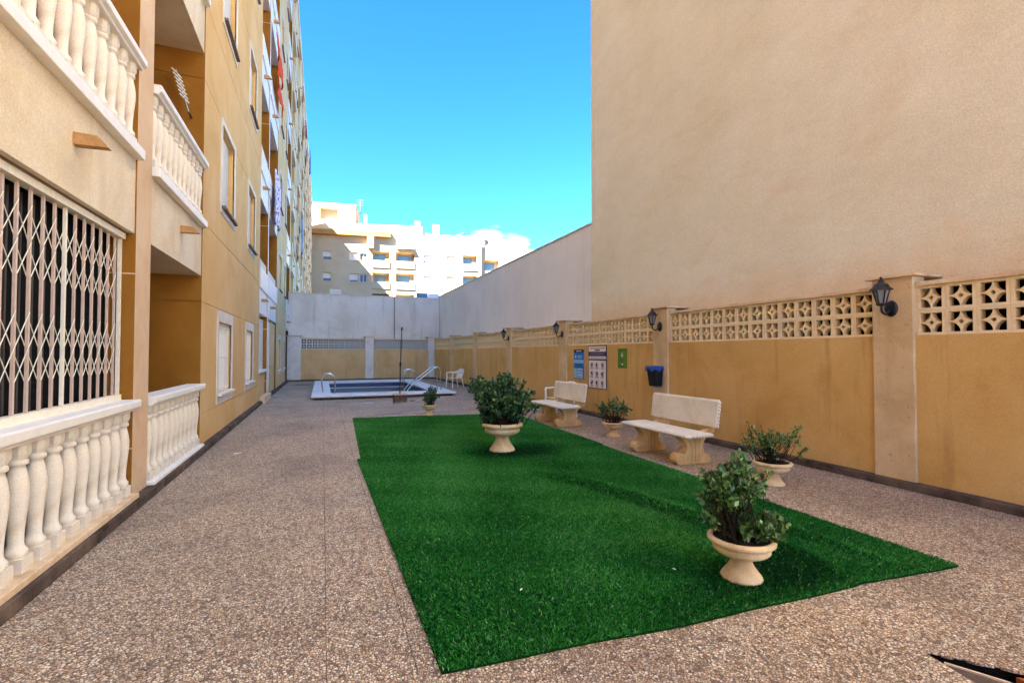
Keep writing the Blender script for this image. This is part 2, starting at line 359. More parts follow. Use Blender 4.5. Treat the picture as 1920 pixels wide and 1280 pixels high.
# ------------------------------------------------------------------ garden walls with pierced blocks
def block_mesh(w, h, t, m):
    """pierced concrete block in local x (width), z (height), thickness along y; centred"""
    mb = MB(); fw = .028
    for a in ((-w / 2, -w / 2 + fw, -h / 2, h / 2), (w / 2 - fw, w / 2, -h / 2, h / 2), (-w / 2 + fw, w / 2 - fw, h / 2 - fw, h / 2), (-w / 2 + fw, w / 2 - fw, -h / 2, -h / 2 + fw)):
        mb.box(a[0], a[1], -t / 2, t / 2, a[2], a[3])
    t2 = t * .86; iw, ih = w / 2 - fw, h / 2 - fw
    # star body with concave sides: quarter-circle holes at the corners and a round hole in the middle
    rr = min(iw, ih); q = .955 * rr; r0 = .21 * rr; N = 8
    outer = []
    for cxs, czs in ((1, 1), (-1, 1), (-1, -1), (1, -1)):
        pts = []
        for k in range(N + 1):
            a = k / N * math.pi / 2
            pts.append((cxs * (iw - q * math.cos(a) * iw / rr), czs * (ih - q * math.sin(a) * ih / rr)))
        if cxs * czs < 0: pts = pts[::-1]
        # order counter clockwise: from +x axis side to +z axis side
        outer.append(pts[::-1])
    ring = []
    for p in outer: ring += p
    ring = sorted(ring, key=lambda p: math.atan2(p[1], p[0]))
    n = len(ring); inn = []
    for x, z in ring:
        a = math.atan2(z, x); inn.append((r0 * math.cos(a), r0 * math.sin(a)))
    vs = [(x, -t2 / 2, z) for x, z in ring] + [(x, -t2 / 2, z) for x, z in inn] + [(x, t2 / 2, z) for x, z in ring] + [(x, t2 / 2, z) for x, z in inn]
    fs = []
    for i in range(n):
        j = (i + 1) % n
        fs += [(i, j, n + j, n + i), (2 * n + j, 2 * n + i, 3 * n + i, 3 * n + j), (j, i, 2 * n + i, 2 * n + j), (n + i, n + j, 3 * n + j, 3 * n + i)]
    mb.add(vs, fs)
    return mb.mesh('lattice_block', m)
ZL0, ZL1 = 1.69, 2.225
rwall = empty('garden_wall', (XW, 12, 0)); tag(rwall, 'long ochre garden wall with pierced concrete blocks along the right side', 'wall')
def rp(mb, name, m, **kw):
    o = mb.build(name, m, rwall, **kw); o.location = (-XW, -12, 0); return o
PW = .42; pys = [3.2 + 4.0 * k for k in range(-2, 7)]
bmesh_r = block_mesh((4.0 - PW) / 14, (ZL1 - ZL0) / 2, .10, M['lattice'])
for k, y in enumerate(pys):
    top = 2.345
    last = k == len(pys) - 1
    o = rp(MB().box(XW - .035, XW + .19, y, (YB + .1 if last else y + PW), 0, top), 'pillar', M['pillar'], bevel=.01)
    c = MB().box(XW - .085, XW + .44, y - .05, (YB + .1 if last else y + PW + .05), top, top + .035).build('pillar_cap', M['ledge'], o, bevel=.008)
    if last: continue
    ya, yb = y + PW, y + 4.0
    rp(MB().box(XW, XW + .15, ya, yb, 0, ZL0), 'wall_panel', M['ochre'])
    rp(MB().box(XW + .0, XW + .44, ya + .002, yb - .002, ZL1 + .002, ZL1 + .05), 'coping', M['ledge'], bevel=.008)
    rp(MB().box(XW + .30, XW + .305, ya + .003, yb - .003, ZL0 - .3, ZL1), 'added_dark_backing', M['hole_shade'])  # dark sheet added behind the blocks so their holes look shaded
    w = (4.0 - PW) / 14; h = (ZL1 - ZL0) / 2
    if yb < 1.5: continue
    for i in range(14):
        for j in range(2):
            o = link('lattice_block', bmesh_r, rwall, (XW + .085 - XW, ya + (i + .5) * w - 12, ZL0 + (j + .5) * h + .001), (0, 0, R(90)), scale=(.992, 1, .992))
bwall = empty('garden_wall', (2, YB, 0)); tag(bwall, 'ochre end wall with two panels of pierced blocks behind the pool', 'wall')
def bp(mb, name, m, **kw):
    o = mb.build(name, m, bwall, **kw); o.location = (-2, -YB, 0); return o
for (a, b) in ((-1.72, -1.06), (2.19, 2.62), (5.68, XW - .037)):
    o = bp(MB().box(a, b, YB - .04, YB + .16, 0, 2.36), 'pillar', M['pillar_back'])
    MB().box(a - .06, b + (.06 if b < 5 else 0), YB - .09, YB + .61, 2.362, 2.41).build('pillar_cap', M['ledge'], o)
for a, b, n in ((-1.06, 2.19, 12), (2.62, 5.68, 12)):
    bp(MB().box(a, b, YB, YB + .15, 0, ZL0), 'wall_panel', M['ochre_back'])
    bp(MB().box(a + .002, b - .002, YB, YB + .61, ZL1 + .002, ZL1 + .05), 'coping', M['ledge'])
    bp(MB().box(a + .003, b - .003, YB + .30, YB + .305, ZL0 - .3, ZL1), 'added_dark_backing', M['hole_shade'])  # same added dark sheet, painted shade for the end wall holes
    w = (b - a) / n; h = (ZL1 - ZL0) / 2; bm_ = block_mesh(w, h, .10, M['lattice_back'])
    for i in range(n):
        for j in range(2): link('lattice_block', bm_, bwall, (a + (i + .5) * w - 2, .085, ZL0 + (j + .5) * h + .001), scale=(.992, 1, .992))

# ------------------------------------------------------------------ buildings on the right and behind the end wall
TB = MB()
TB.box(XW + .445, XW + 11, -5, 10.68, 0, 24.0)
o = TB.build('tall_building', M['tall']); tag(o, 'tall blank beige rendered building side rising behind the garden wall', 'building')
lo = MB(); lo.prism([(10.70, 0), (28.4, 0), (28.4, 4.86), (10.70, 4.84)], XW + .45, XW + 10, 'x')
o = empty('low_building', (XW + .3, 18, 0)); tag(o, 'low blank grey lilac rendered building wall receding behind the garden wall', 'building')
p = lo.build('wall', M['lilac'], o, fixn=True); p.location = (-XW - .3, -18, 0)
p = MB().box(XW + .42, XW + .7, 10.71, 28.4, 4.865, 4.90).build('parapet_cap', M['lilac'], o); p.location = (-XW - .3, -18, 0)
o = empty('rear_building', (2, YB + .2, 0)); tag(o, 'low grey rendered wall with dark downpipe rising behind the end wall', 'building')
p = MB().box(XF + .0, XW + .42, YB + .62, YB + 9, 0, 4.70).build('wall', M['backgrey'], o); p.location = (-2, -YB - .2, 0)
p = MB().box(XF + .0, XW + .41, YB + .59, YB + .9, 4.702, 4.74).build('parapet_cap', M['backgrey'], o); p.location = (-2, -YB - .2, 0)
p = MB().tube([(3.83, YB + .59, 4.70), (3.83, YB + .59, 2.3)], .018, 6).build('downpipe', M['rust'], o); p.location = (-2, -YB - .2, 0)
p = MB().box(.35, .95, YB + 1.0, YB + 1.5, 4.70, 5.05).build('chimney', M['backgrey'], o); p.location = (-2, -YB - .2, 0)
# roof railing beside the corner
rr_ = empty('roof_railing', (5.95, 30.2, 4.74)); tag(rr_, 'small white metal railing with glass infill on the low roof', 'railing')
for x in np.linspace(-.5, 1.8, 4): MB().tube([(x, 0, -.04), (x, 0, .62)], .02, 6).build('post', M['frame'], rr_)
MB().tube([(-.55, 0, .64), (1.9, 0, .64)], .022, 6).build('handrail', M['antenna'], rr_)
MB().box(-.45, .28, -.01, .01, .04, .56).build('glass_panel', M['glass_sky'], rr_); MB().box(.3, 1.0, -.01, .01, .04, .56).build('glass_panel', M['frame'], rr_)

# ------------------------------------------------------------------ left apartment building
FS = 3.43; NF = 7; HT = 24.2; SB0, SB1 = 2.67, 3.40     # slab band of the first floor
apt = empty('apartment_building', (XF, 12, 0)); tag(apt, 'long ochre apartment block with balconies and shuttered windows on the left', 'building')
def ap(mb, name, m, parent=None, loc=None, **kw):
    o = mb.build(name, m, parent or apt, **kw)
    if parent is None: o.location = (-XF, -12, 0)
    return o
def aplink(name, me, u, z, d=0, parent=None, scale=(1, 1, 1)):
    return link(name, me, parent or apt, (d, u - 12, z), scale=scale)
def holed(u0, u1, z0, z1, holes, dep, mb, grooves=()):
    """front face at x=XF with rectangular openings, reveals of depth dep"""
    us = sorted({u0, u1} | {h[0] for h in holes} | {h[1] for h in holes}); zs = sorted({z0, z1} | {h[2] for h in holes} | {h[3] for h in holes} | {gz for gz in grooves if z0 < gz < z1} | {gz + .012 for gz in grooves if z0 < gz < z1})
    gset = {round(gz, 4) for gz in grooves}
    for i in range(len(us) - 1):
        for j in range(len(zs) - 1):
            cu, cz = (us[i] + us[i + 1]) / 2, (zs[j] + zs[j + 1]) / 2
            if any(h[0] < cu < h[1] and h[2] < cz < h[3] for h in holes): continue
            x = XF
            if round(zs[j], 4) in gset:
                x = XF - .012
                mb.quad((XF - .012, us[i], zs[j]), (XF, us[i], zs[j]), (XF, us[i + 1], zs[j]), (XF - .012, us[i + 1], zs[j]))
                mb.quad((XF, us[i], zs[j + 1]), (XF - .012, us[i], zs[j + 1]), (XF - .012, us[i + 1], zs[j + 1]), (XF, us[i + 1], zs[j + 1]))
            mb.quad((x, us[i], zs[j]), (x, us[i + 1], zs[j]), (x, us[i + 1], zs[j + 1]), (x, us[i], zs[j + 1]))
    for a, b, c, d in holes:
        xb = XF - dep
        mb.quad((XF, a, c), (XF, a, d), (xb, a, d), (xb, a, c)); mb.quad((XF, b, d), (XF, b, c), (xb, b, c), (xb, b, d))
        mb.quad((XF, a, d), (XF, b, d), (xb, b, d), (xb, a, d)); mb.quad((XF, b, c), (XF, a, c), (xb, a, c), (xb, b, c))
WC = {}
GBAR = MB().box(-.006, .006, -.006, .006, 0, 1).mesh('guard_bar', M['frame']); GRAIL = MB().box(-.008, .008, -.5, .5, -.012, .012).mesh('guard_rail', M['frame'])
def window(u0, u1, z0, z1, open_=.0, ground=False):
    """window set in a reveal: surround, frame and pane, roller shutter, sill"""
    w, h = u1 - u0, z1 - z0; key = (round(w, 2), round(h, 2), ground)
    if key not in WC:
        d = -.15
        sr = MB(); e = .13; pz = .004
        tp = .20 if ground else .1
        for a in ((-w / 2 - e, -w / 2, -(.19 if ground else .14), h + tp), (w / 2, w / 2 + e, -(.19 if ground else .14), h + tp), (-w / 2, w / 2, h, h + tp), (-w / 2, w / 2, -(.19 if ground else .14), -.045)):
            sr.box(-.02, .014, a[0], a[1], a[2], a[3])
        fr = MB()
        for a in ((-w / 2, -w / 2 + .06, 0, h), (w / 2 - .06, w / 2, 0, h), (-w / 2 + .06, w / 2 - .06, h - .06, h), (-w / 2 + .06, w / 2 - .06, 0, .06), (-.03, .03, .06, h - .06)):
            fr.box(d - .03, d + .03, a[0], a[1], a[2], a[3])
        pane = MB().box(d - .012, d - .004, -w / 2 + .05, w / 2 - .05, .05, h - .05)
        sh = MB(); n = int(h / .055)
        for i in range(n):
            z = i * h / n; hh = h / n
            sh.add([(d + .04, -w / 2 + .03, z), (d + .055, -w / 2 + .03, z + hh * .5), (d + .042, -w / 2 + .03, z + hh), (d + .04, w / 2 - .03, z), (d + .055, w / 2 - .03, z + hh * .5), (d + .042, w / 2 - .03, z + hh)],
                   [(0, 3, 4, 1), (1, 4, 5, 2)])
        sl = MB().box(-.2, .075, -w / 2 - .05, w / 2 + .05, -.045, -.002)
        WC[key] = (sr.mesh('surround', M['surround']), fr.mesh('frame', M['frame']), pane.mesh('pane', M['glass']), sh.mesh('shutter', M['shutter']), sl.mesh('sill', M['white'] if ground else M['sill']))
    ms = WC[key]; o = aplink('window', ms[1], (u0 + u1) / 2, z0)
    for n, m in zip(('surround', 'pane', 'sill'), (ms[0], ms[2], ms[4])): link(n, m, o)
    s = link('shutter', ms[3], o)
    if ground and u0 < 15:
        for yy in np.arange(-w / 2 + .06, w / 2, .115): link('guard_bar', GBAR, o, (-.045, yy, 0), scale=(1, 1, h))
        for zz in (.06, h * .5, h - .08): link('guard_rail', GRAIL, o, (-.045, 0, zz), scale=(1, w, 1))
    if open_ > 0: s.scale = (1, 1, 1 - open_); s.location = (0, 0, h * open_)
    return o
# --- balusters
prof = [(.050, .10), (.059, .112), (.060, .145), (.046, .165), (.040, .19), (.042, .28), (.051, .40), (.060, .51), (.061, .58), (.052, .66), (.042, .71), (.039, .735), (.054, .745), (.054, .775), (.040, .785)]
def baluster(H=.80, m='baluster'):
    mb = MB(); k = H / .90
    mb.box(-.062, .062, -.062, .062, 0, .10 * k)
    mb.lathe([(r, z * k) for r, z in prof], 16, cap=False)
    # flared octagonal cap block
    z0, z1 = .785 * k, .90 * k; pts = []
    for z, a in ((z0, .042), (z0 + .035 * k, .056), (z1, .056)):
        c = a * .55
        pts.append([(a, -c, z), (a, c, z), (c, a, z), (-c, a, z), (-a, c, z), (-a, -c, z), (-c, -a, z), (c, -a, z)])
    vs = sum(pts, []); fs = []
    for i in range(2):
        for q in range(8): fs.append((i * 8 + q, i * 8 + (q + 1) % 8, (i + 1) * 8 + (q + 1) % 8, (i + 1) * 8 + q))
    mb.add(vs, fs); return mb.mesh('baluster', M[m])
BAL = baluster(.80)
def balustrade(u0, u1, zb, base_h=.1, d0=-.05, sp=.205, ledge='white', railm='white'):
    """base ledge, turned balusters and moulded rail, all on the facade line"""
    r = empty('balustrade', (d0, (u0 + u1) / 2 - 12, zb), parent=apt); L = u1 - u0
    MB().box(-.13, .12, -L / 2, L / 2, 0, base_h).build('base_ledge', M[ledge], r, bevel=.008)
    n = int(L / sp); s = L / n
    for i in range(n):
        link('baluster', BAL, r, (0, -L / 2 + (i + .5) * s, base_h), scale=(1, 1, 1))
    rail = MB(); pr = [(-.11, .80), (.09, .80), (.09, .815), (.125, .835), (.125, .895), (.11, .905), (-.12, .905), (-.12, .82)]
    vs = [(x, -L / 2, z + base_h) for x, z in pr] + [(x, L / 2, z + base_h) for x, z in pr]; n_ = len(pr)
    rail.add(vs, [tuple(reversed(range(n_))), tuple(range(n_, 2 * n_))] + [(i, (i + 1) % n_, (i + 1) % n_ + n_, i + n_) for i in range(n_)])
    rail.build('handrail', M[railm], r, bevel=.006, fixn=True)
    return r
def spout(u, z):
    a = MB(); a.add([(-.02, -.04, -.055), (-.02, .04, -.055), (-.02, .04, .035), (-.02, -.04, .035), (.20, -.036, -.05), (.20, .036, -.05), (.13, .036, .03), (.13, -.036, .03)],
                    [(0, 3, 2, 1), (4, 5, 6, 7), (0, 1, 5, 4), (1, 2, 6, 5), (2, 3, 7, 6), (3, 0, 4, 7)])
    return a.build('spout', M['wood'], apt, (0, u - 12, z))
# --- bays (loggias) and plain walls along the facade
GR = [.56, 2.27] + [3.50 + FS * k for k in range(NF - 1)] + [2.27 + FS * k for k in range(1, NF)]
def wall_seg(u0, u1, cols, mat, ground=None, prefix=True):
    holes = []; wins = []
    for (a, b) in (ground if ground is not None else cols):
        holes.append((a, b, .78, 2.05)); wins.append((a, b, .78, 2.05, True, 0))
    for k in range(1, NF):
        for (a, b) in cols:
            z0, z1 = 4.15 + FS * (k - 1), 5.64 + FS * (k - 1)
            holes.append((a, b, z0, z1)); wins.append((a, b, z0, z1, False, random.choice((0, 0, .15, .3, .55, 0))))
    mb = MB(); holed(u0, u1, 0, HT, holes, .22, mb, GR); ap(mb, 'wall', M[mat], fixn=False)
    for w in wins: window(w[0], w[1], w[2], w[3], w[5] if not w[4] else 0, w[4])
def bay(u0, u1, mat_in, mat_band, style, p0=None, dep=1.7, d=0.0, kmax=NF):
    inn = MB(); xb = XF - dep
    inn.quad((xb, u0, 0), (xb, u1, 0), (xb, u1, HT), (xb, u0, HT))
    gz = sorted([0, HT] + [q_ + e_ for q_ in GR for e_ in (0, .014)])
    for a_, b_ in zip(gz[:-1], gz[1:]):
        y_ = u1 + (.012 if abs(b_ - a_ - .014) < 1e-6 else 0)
        inn.quad((XF, y_, a_), (XF, y_, b_), (xb, y_, b_), (xb, y_, a_))
        if y_ > u1: inn.quad((XF, u1, a_), (XF, y_, a_), (xb, y_, a_), (xb, u1, a_)); inn.quad((XF, y_, b_), (XF, u1, b_), (xb, u1, b_), (xb, y_, b_))
    inn.quad((XF, u0, HT), (XF, u0, 0), (xb, u0, 0), (xb, u0, HT))
    # pull the side walls in slightly so neighbouring faces never coincide
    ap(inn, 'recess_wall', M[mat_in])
    for k in range(kmax):
        z0, z1 = SB0 + FS * k, SB1 + FS * k
        e = .004
        ap(MB().box(XF - dep + e, XF + d - .012, u0 + e, u1 - e, z0, z1 if k < kmax - 1 else HT + .02), 'balcony_slab', M[mat_band])
        if k < kmax - 1:
            if style == 'baluster' and k < 3:
                balustrade(u0 + .01, u1 - .01, z1, .1)
            elif style in ('baluster', 'parapet', 'far'):
                ap(MB().box(XF + d - .14, XF + d + .03, u0 + .006, u1 - .006, z1 + .001, z1 + .62), 'parapet', M['white'] if style == 'parapet' else M['cream_far'] if style == 'far' else M['cream'])
                r = MB()
                for zz in (.70, .80, .92): r.tube([(XF + d - .05, u0 + .01, z1 + zz), (XF + d - .05, u1 - .01, z1 + zz)], .014, 5)
                for uu in np.arange(u0 + .1, u1, .14): r.tube([(XF + d - .05, uu, z1 + .6), (XF + d - .05, uu, z1 + .92)], .009, 5)
                ap(r, 'railing', M['frame'])
            if u0 > 6.5 or (u0 < 0 and False): spout(u0 + (u1 - u0) * .3, z0 + .42)
        # glazed door at the back of the loggia
        zf = 0 if k == 0 else SB1 + FS * (k - 1)
        if u1 > 14:
            uc = (u0 + u1) / 2; dr = MB().box(xb + .01, xb + .05, uc - .75, uc + .75, zf + .02, zf + 2.15)
            dd = ap(dr, 'door', M['frame'])
            MB().box(xb + .052, xb + .06, uc - .66, uc - .04, zf + .2, zf + 2.05).build('pane', M['glass'], dd); MB().box(xb + .052, xb + .06, uc + .04, uc + .66, zf + .2, zf + 2.05).build('pane', M['glass'], dd)
UA0 = -.6
mb = MB(); holed(-7, UA0, 0, HT, [], .3, mb, GR); ap(mb, 'wall', M['facade'])
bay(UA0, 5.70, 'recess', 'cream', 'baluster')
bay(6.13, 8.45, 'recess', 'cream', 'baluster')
spout(4.47, 3.10); spout(7.33, 3.12); spout(7.33, 3.12 + FS); spout(4.47, 3.10 + FS)
ap(MB().box(XF - .34, XF + .004, 5.702, 6.128, 0, HT), 'pillar', M['fpillar'], bevel=.01)
wall_seg(8.45, 15.5, [(9.85, 11.1), (13.12, 14.3)], 'facade', ground=[(9.72, 11.0), (13.0, 14.12)])
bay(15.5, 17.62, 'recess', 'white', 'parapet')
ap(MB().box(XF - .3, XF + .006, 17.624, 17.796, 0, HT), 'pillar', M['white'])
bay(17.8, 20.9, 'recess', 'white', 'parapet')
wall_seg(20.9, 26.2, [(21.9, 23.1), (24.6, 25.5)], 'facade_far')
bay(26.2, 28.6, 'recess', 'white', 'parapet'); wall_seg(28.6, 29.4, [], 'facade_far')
u = 29.4; i = 0
while u < 74:
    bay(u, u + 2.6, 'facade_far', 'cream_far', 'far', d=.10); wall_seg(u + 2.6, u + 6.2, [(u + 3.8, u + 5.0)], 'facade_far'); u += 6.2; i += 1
UEND = u
# roof, parapet, back of the building
ap(MB().box(XF - 12, XF + .07, -7.05, UEND + .05, HT + .022, HT + .18), 'roof', M['white'])
ap(MB().box(XF - 12, XF - 1.75, -7, UEND, 0, HT), 'core_wall', M['facade_far'])
ap(MB().box(XF - 1.74, XF - .02, UEND - .003, UEND + .1, 0, HT), 'end_wall', M['facade_far'])
# ground floor of the two near bays
balustrade(-.55, 5.69, .0, .14, sp=.205, ledge='ledge'); balustrade(6.14, 8.44, .02, .11, sp=.20)
# ground floor of the two white bays: low shutter wall and door
o = ap(MB().box(XF - .2, XF - .05, 15.52, 17.6, 0, .95), 'parapet', M['facade']);
sh = MB(); n = 28
for i in range(n):
    z = .97 + i * 1.6 / n; sh.box(XF - .16, XF - .12 + (.006 if i % 2 else 0), 15.52, 17.6, z, z + 1.6 / n - .004)
ap(sh, 'shutter', M['shutter'])
ap(MB().box(XF - .2, XF + .03, 15.52, 17.6, .90, .965), 'sill', M['white'])
dr = ap(MB().box(XF - .14, XF - .08, 17.9, 19.2, .0, 2.6), 'door', M['shutter'])
MB().tube([(XF - .06, 18.98, 1.0), (XF - .02, 18.98, 1.0), (XF - .02, 18.86, 1.0)], .013, 6).build('handle', M['black'], dr)
for z0, z1 in ((.15, .85), (1.05, 2.4)): MB().box(XF - .08, XF - .07, 18.02, 19.08, z0, z1).build('panel', M['frame'], dr)
ap(MB().box(XF - .2, XF - .05, 19.3, 20.88, 0, 2.6), 'panel', M['facade_far'])
ap(MB().box(XF + .0, XF + .16, 15.6, 17.5, 0, .2), 'step', M['ledge'], bevel=.02)
# security grille of the near porch
ga = empty('security_grille', (-.11, 3.0 - 12, 1.07), parent=apt)
def gbox(name, x0, x1, y0, y1, z0, z1, m='grille', **kw): return MB().box(x0, x1, y0 - 3.0, y1 - 3.0, z0 - 1.07, z1 - 1.07).build(name, M[m], ga, **kw)
gbox('frame_rail', -.03, .03, -.5, 5.66, 1.045, 1.10, 'grille_x'); gbox('frame_rail', -.04, .04, -.5, 5.66, 2.60, 2.655, 'grille_x'); gbox('frame_rail', -.05, .05, -.5, 5.68, 2.655, 2.672, 'sill')
gbox('frame_post', -.014, .014, 5.63, 5.66, 1.102, 2.598, 'grille_x')
bar = MB().box(-.008, .008, -.010, .010, .03, 1.535).mesh('bar', M['grille']); bars = [5.53 - .155 * k for k in range(32) if 5.53 - .155 * k > 2.6]
lat = MB(); w = .155
link_m = []
for s_ in (-1, 1): link_m.append(MB().tube([Vector((.010 * s_, -w * .5, -s_ * .115)), Vector((.010 * s_, w * .5, s_ * .115))], .0032, 5).mesh('scissor_link', M['grille_x']))
for k, y in enumerate(bars):
    link('bar', bar, ga, (0, y - 3.0, 0))
    if y < 3.4: continue
    for zc in (.355, .585, 1.05, 1.30):
        for lm in link_m: link('scissor_link', lm, ga, (0, y - w / 2 - 3.0, zc))
gbox('meeting_stile', -.006, .014, 4.575, 4.60, 1.102, 2.598, 'grille_x')
# dark glazed porch enclosure behind the grille
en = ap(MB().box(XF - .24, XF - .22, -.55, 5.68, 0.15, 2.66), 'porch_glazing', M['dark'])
for y in np.arange(3.0, 5.6, .155): MB().box(XF - .219, XF - .208, y, y + .022, 1.0, 2.6).build('glazing_bar', M['gbar'], en)
# balcony antenna bracket
t_ = empty('tv_antenna', (-1.97, 8.22, 5.38)); tag(t_, 'small comb shaped aerial fixed inside the ochre balcony recess', 'antenna')
p0, p1 = Vector((-.085, .05, .30)), Vector((.085, .05, -.30)); MB().tube([p0, p1], .013, 6).build('boom', M['antenna'], t_)
for i in range(7):
    p = p0.lerp(p1, .08 + i * .10); MB().tube([p + Vector((-.05, -.05, .04)), p + Vector((.05, .05, -.04))], .010, 5).build('element', M['frame'], t_)
MB().tube([p1, p1 + Vector((.0, .2, -.01))], .015, 6).build('arm', M['rust'], t_)
# laundry and awnings hanging over balconies
def cloth(name, u0, u1, z0, z1, d, m, label, cat, sag=.06, seed=0):
    r = random.Random(seed); nu, nz = 14, 10; vs = []
    for j in range(nz + 1):
        for i_ in range(nu + 1):
            a, b = i_ / nu, j / nz
            vs.append((XF + d + .05 * math.sin(a * 9 + seed) * (1 - b) + .02 * math.sin(a * 23 + b * 5), u0 + (u1 - u0) * a, z0 + (z1 - z0) * b - sag * math.sin(a * math.pi) * (1 - b)))
    fs = [(j * (nu + 1) + i_, j * (nu + 1) + i_ + 1, (j + 1) * (nu + 1) + i_ + 1, (j + 1) * (nu + 1) + i_) for j in range(nz) for i_ in range(nu)]
    mb = MB(); mb.add(vs, fs, True); o = mb.build(name, M[m]); s = o.modifiers.new('thick', 'SOLIDIFY'); s.thickness = .012
    tag(o, label, cat)
    return o
cloth('hanging_towel', 17.9, 20.4, 11.75, 12.5, .18, 'cloth_o', 'orange towel hanging highest on the white balcony of the left block', 'towel', seed=1)
cloth('hanging_towel', 18.0, 20.6, 10.75, 11.2, .2, 'cloth_o', 'orange cloth hanging lower, just under the orange towel', 'towel', seed=2)
cloth('hanging_cloth', 18.2, 20.3, 6.1, 7.9, .16, 'cloth_p', 'purple and white patterned cloth hanging from a balcony on the left block', 'cloth', seed=3)
cloth('hanging_cloth', 30.2, 31.8, 7.2, 8.2, .3, 'bin', 'black garment hanging on a far balcony just above the rear wall', 'cloth', seed=4)
cloth('hanging_cloth', 36.2, 37.6, 8.6, 11.0, .3, 'cloth_b', 'long pale blue cloth hanging on a far balcony of the left block', 'cloth', seed=5)
cloth('hanging_cloth', 42.2, 43.6, 19.6, 20.5, .3, 'cloth_r', 'red cloth hanging high on a far balcony of the left block', 'cloth', seed=6)
cloth('hanging_cloth', 48.4, 50.2, 18.9, 20.8, .45, 'cloth_g', 'grey laundry sticking out against the sky on the left block', 'cloth', seed=8)

# ------------------------------------------------------------------ far apartment block
fa = R(-9.3); FP = (7.54, 78.84, 0)
far = empty('far_apartment_block', FP, fa); tag(far, 'sunlit cream apartment block with balconies and stepped roof in the distance', 'building')
FH = 20.6
def fholed(mb, s0, s1, z0, z1, holes, y=0, dep=.42):
    us = sorted({s0, s1} | {h[0] for h in holes} | {h[1] for h in holes}); zs = sorted({z0, z1} | {h[2] for h in holes} | {h[3] for h in holes})
    for i in range(len(us) - 1):
        for j in range(len(zs) - 1):
            cu, cz = (us[i] + us[i + 1]) / 2, (zs[j] + zs[j + 1]) / 2
            if any(h[0] < cu < h[1] and h[2] < cz < h[3] for h in holes): continue
            mb.quad((us[i], y, zs[j]), (us[i + 1], y, zs[j]), (us[i + 1], y, zs[j + 1]), (us[i], y, zs[j + 1]))
    for a, b, c, d, *rest in holes:
        dp = rest[0] if rest else dep
        mb.quad((a, y, c), (a, y, d), (a, y + dp, d), (a, y + dp, c)); mb.quad((b, y, d), (b, y, c), (b, y + dp, c), (b, y + dp, d))
        mb.quad((a, y, d), (b, y, d), (b, y + dp, d), (a, y + dp, d)); mb.quad((b, y, c), (a, y, c), (a, y + dp, c), (b, y + dp, c))
        if dp > .5: mb.quad((a, y + dp, c), (b, y + dp, c), (b, y + dp, d), (a, y + dp, d))
holes = []; fw = []; fb = []
for k in range(-3, 2):
    z = 12.75 + 3.43 * k
    for a, b, m, h in ((-7.8, -6.5, 's', 1.35), (-3.8, -2.45, 's', 1.3), (-2.2, -1.1, 'g', 1.2), (7.8, 9.1, 's', 1.4), (11.6, 12.95, 's', 1.4)):
        holes.append((a, b, z + .05, z + .05 + h)); fw.append((a, b, z + .05, z + .05 + h, m))
    for a, b in ((-.28, 2.4), (3.4, 6.35), (14.3, 16.7)):
        holes.append((a, b, z - .15, z + 1.65, 1.6)); fb.append((a, b, z - .15, z + 1.65))
mb = MB(); fholed(mb, -12, 17.4, 0, 19.6, holes); mb.build('wall', M['far'], far)
h2 = []
for k in range(-3, 2): h2.append((18.0, 20.6, 12.6 + 3.43 * k - .5, 12.6 + 3.43 * k + 1.3, 1.5))
mb = MB(); fholed(mb, 17.4, 30, 0, 19.4, h2, y=.9); mb.quad((17.4, 0, 0), (17.4, .9, 0), (17.4, .9, 19.6), (17.4, 0, 19.6)); mb.build('wall', M['far'], far)
for (a, b, c, d, m) in fw:
    w_ = MB()
    for q in ((a, a + .07, c, d), (b - .07, b, c, d), (a + .07, b - .07, d - .07, d), (a + .07, b - .07, c, c + .07)): w_.box(q[0], q[1], .32, .38, q[2], q[3])
    o = w_.build('window', M['frame'], far)
    MB().box(a + .05, b - .05, .355, .365, c + .05, d - .05).build('pane', M['glass_sky'], o)
    if m == 's': MB().box(a + .06, b - .06, .325, .35, c + random.choice((.05, .05, .3, .45)), d - .05).build('shutter', M['shutter'], o)
    else: MB().box((a + b) / 2 - .04, (a + b) / 2 + .04, .32, .38, c + .07, d - .07).build('mullion', M['frame'], o)
    MB().box(a - .08, b + .08, -.08, .32, c - .06, c - .002).build('sill', M['far'], o)
for i, (a, b, c, d) in enumerate(fb):
    o = MB().box(a - .05, b + .05, -.25, -.003, c - .85, c + .28).build('balcony_parapet', M['far'], far)
    MB().box(a + .2, b - .6, 1.55, 1.58, c + .1, d - .2).build('door', M['glass_sky'], o)
    if i % 2 == 0: MB().box(b - .75, b - .1, 1.2, 1.5, c + .3, c + .9).build('air_conditioner', M['frame'], o)
    else: MB().box(b - .5, b - .12, 1.1, 1.4, c + .3, d - .3).build('cupboard', M['sill'], o)
for (a, b, c, d, _) in h2:
    MB().box(a + .2, b - .5, 2.35, 2.38, c + .1, d - .25).build('door', M['glass_sky'], far)
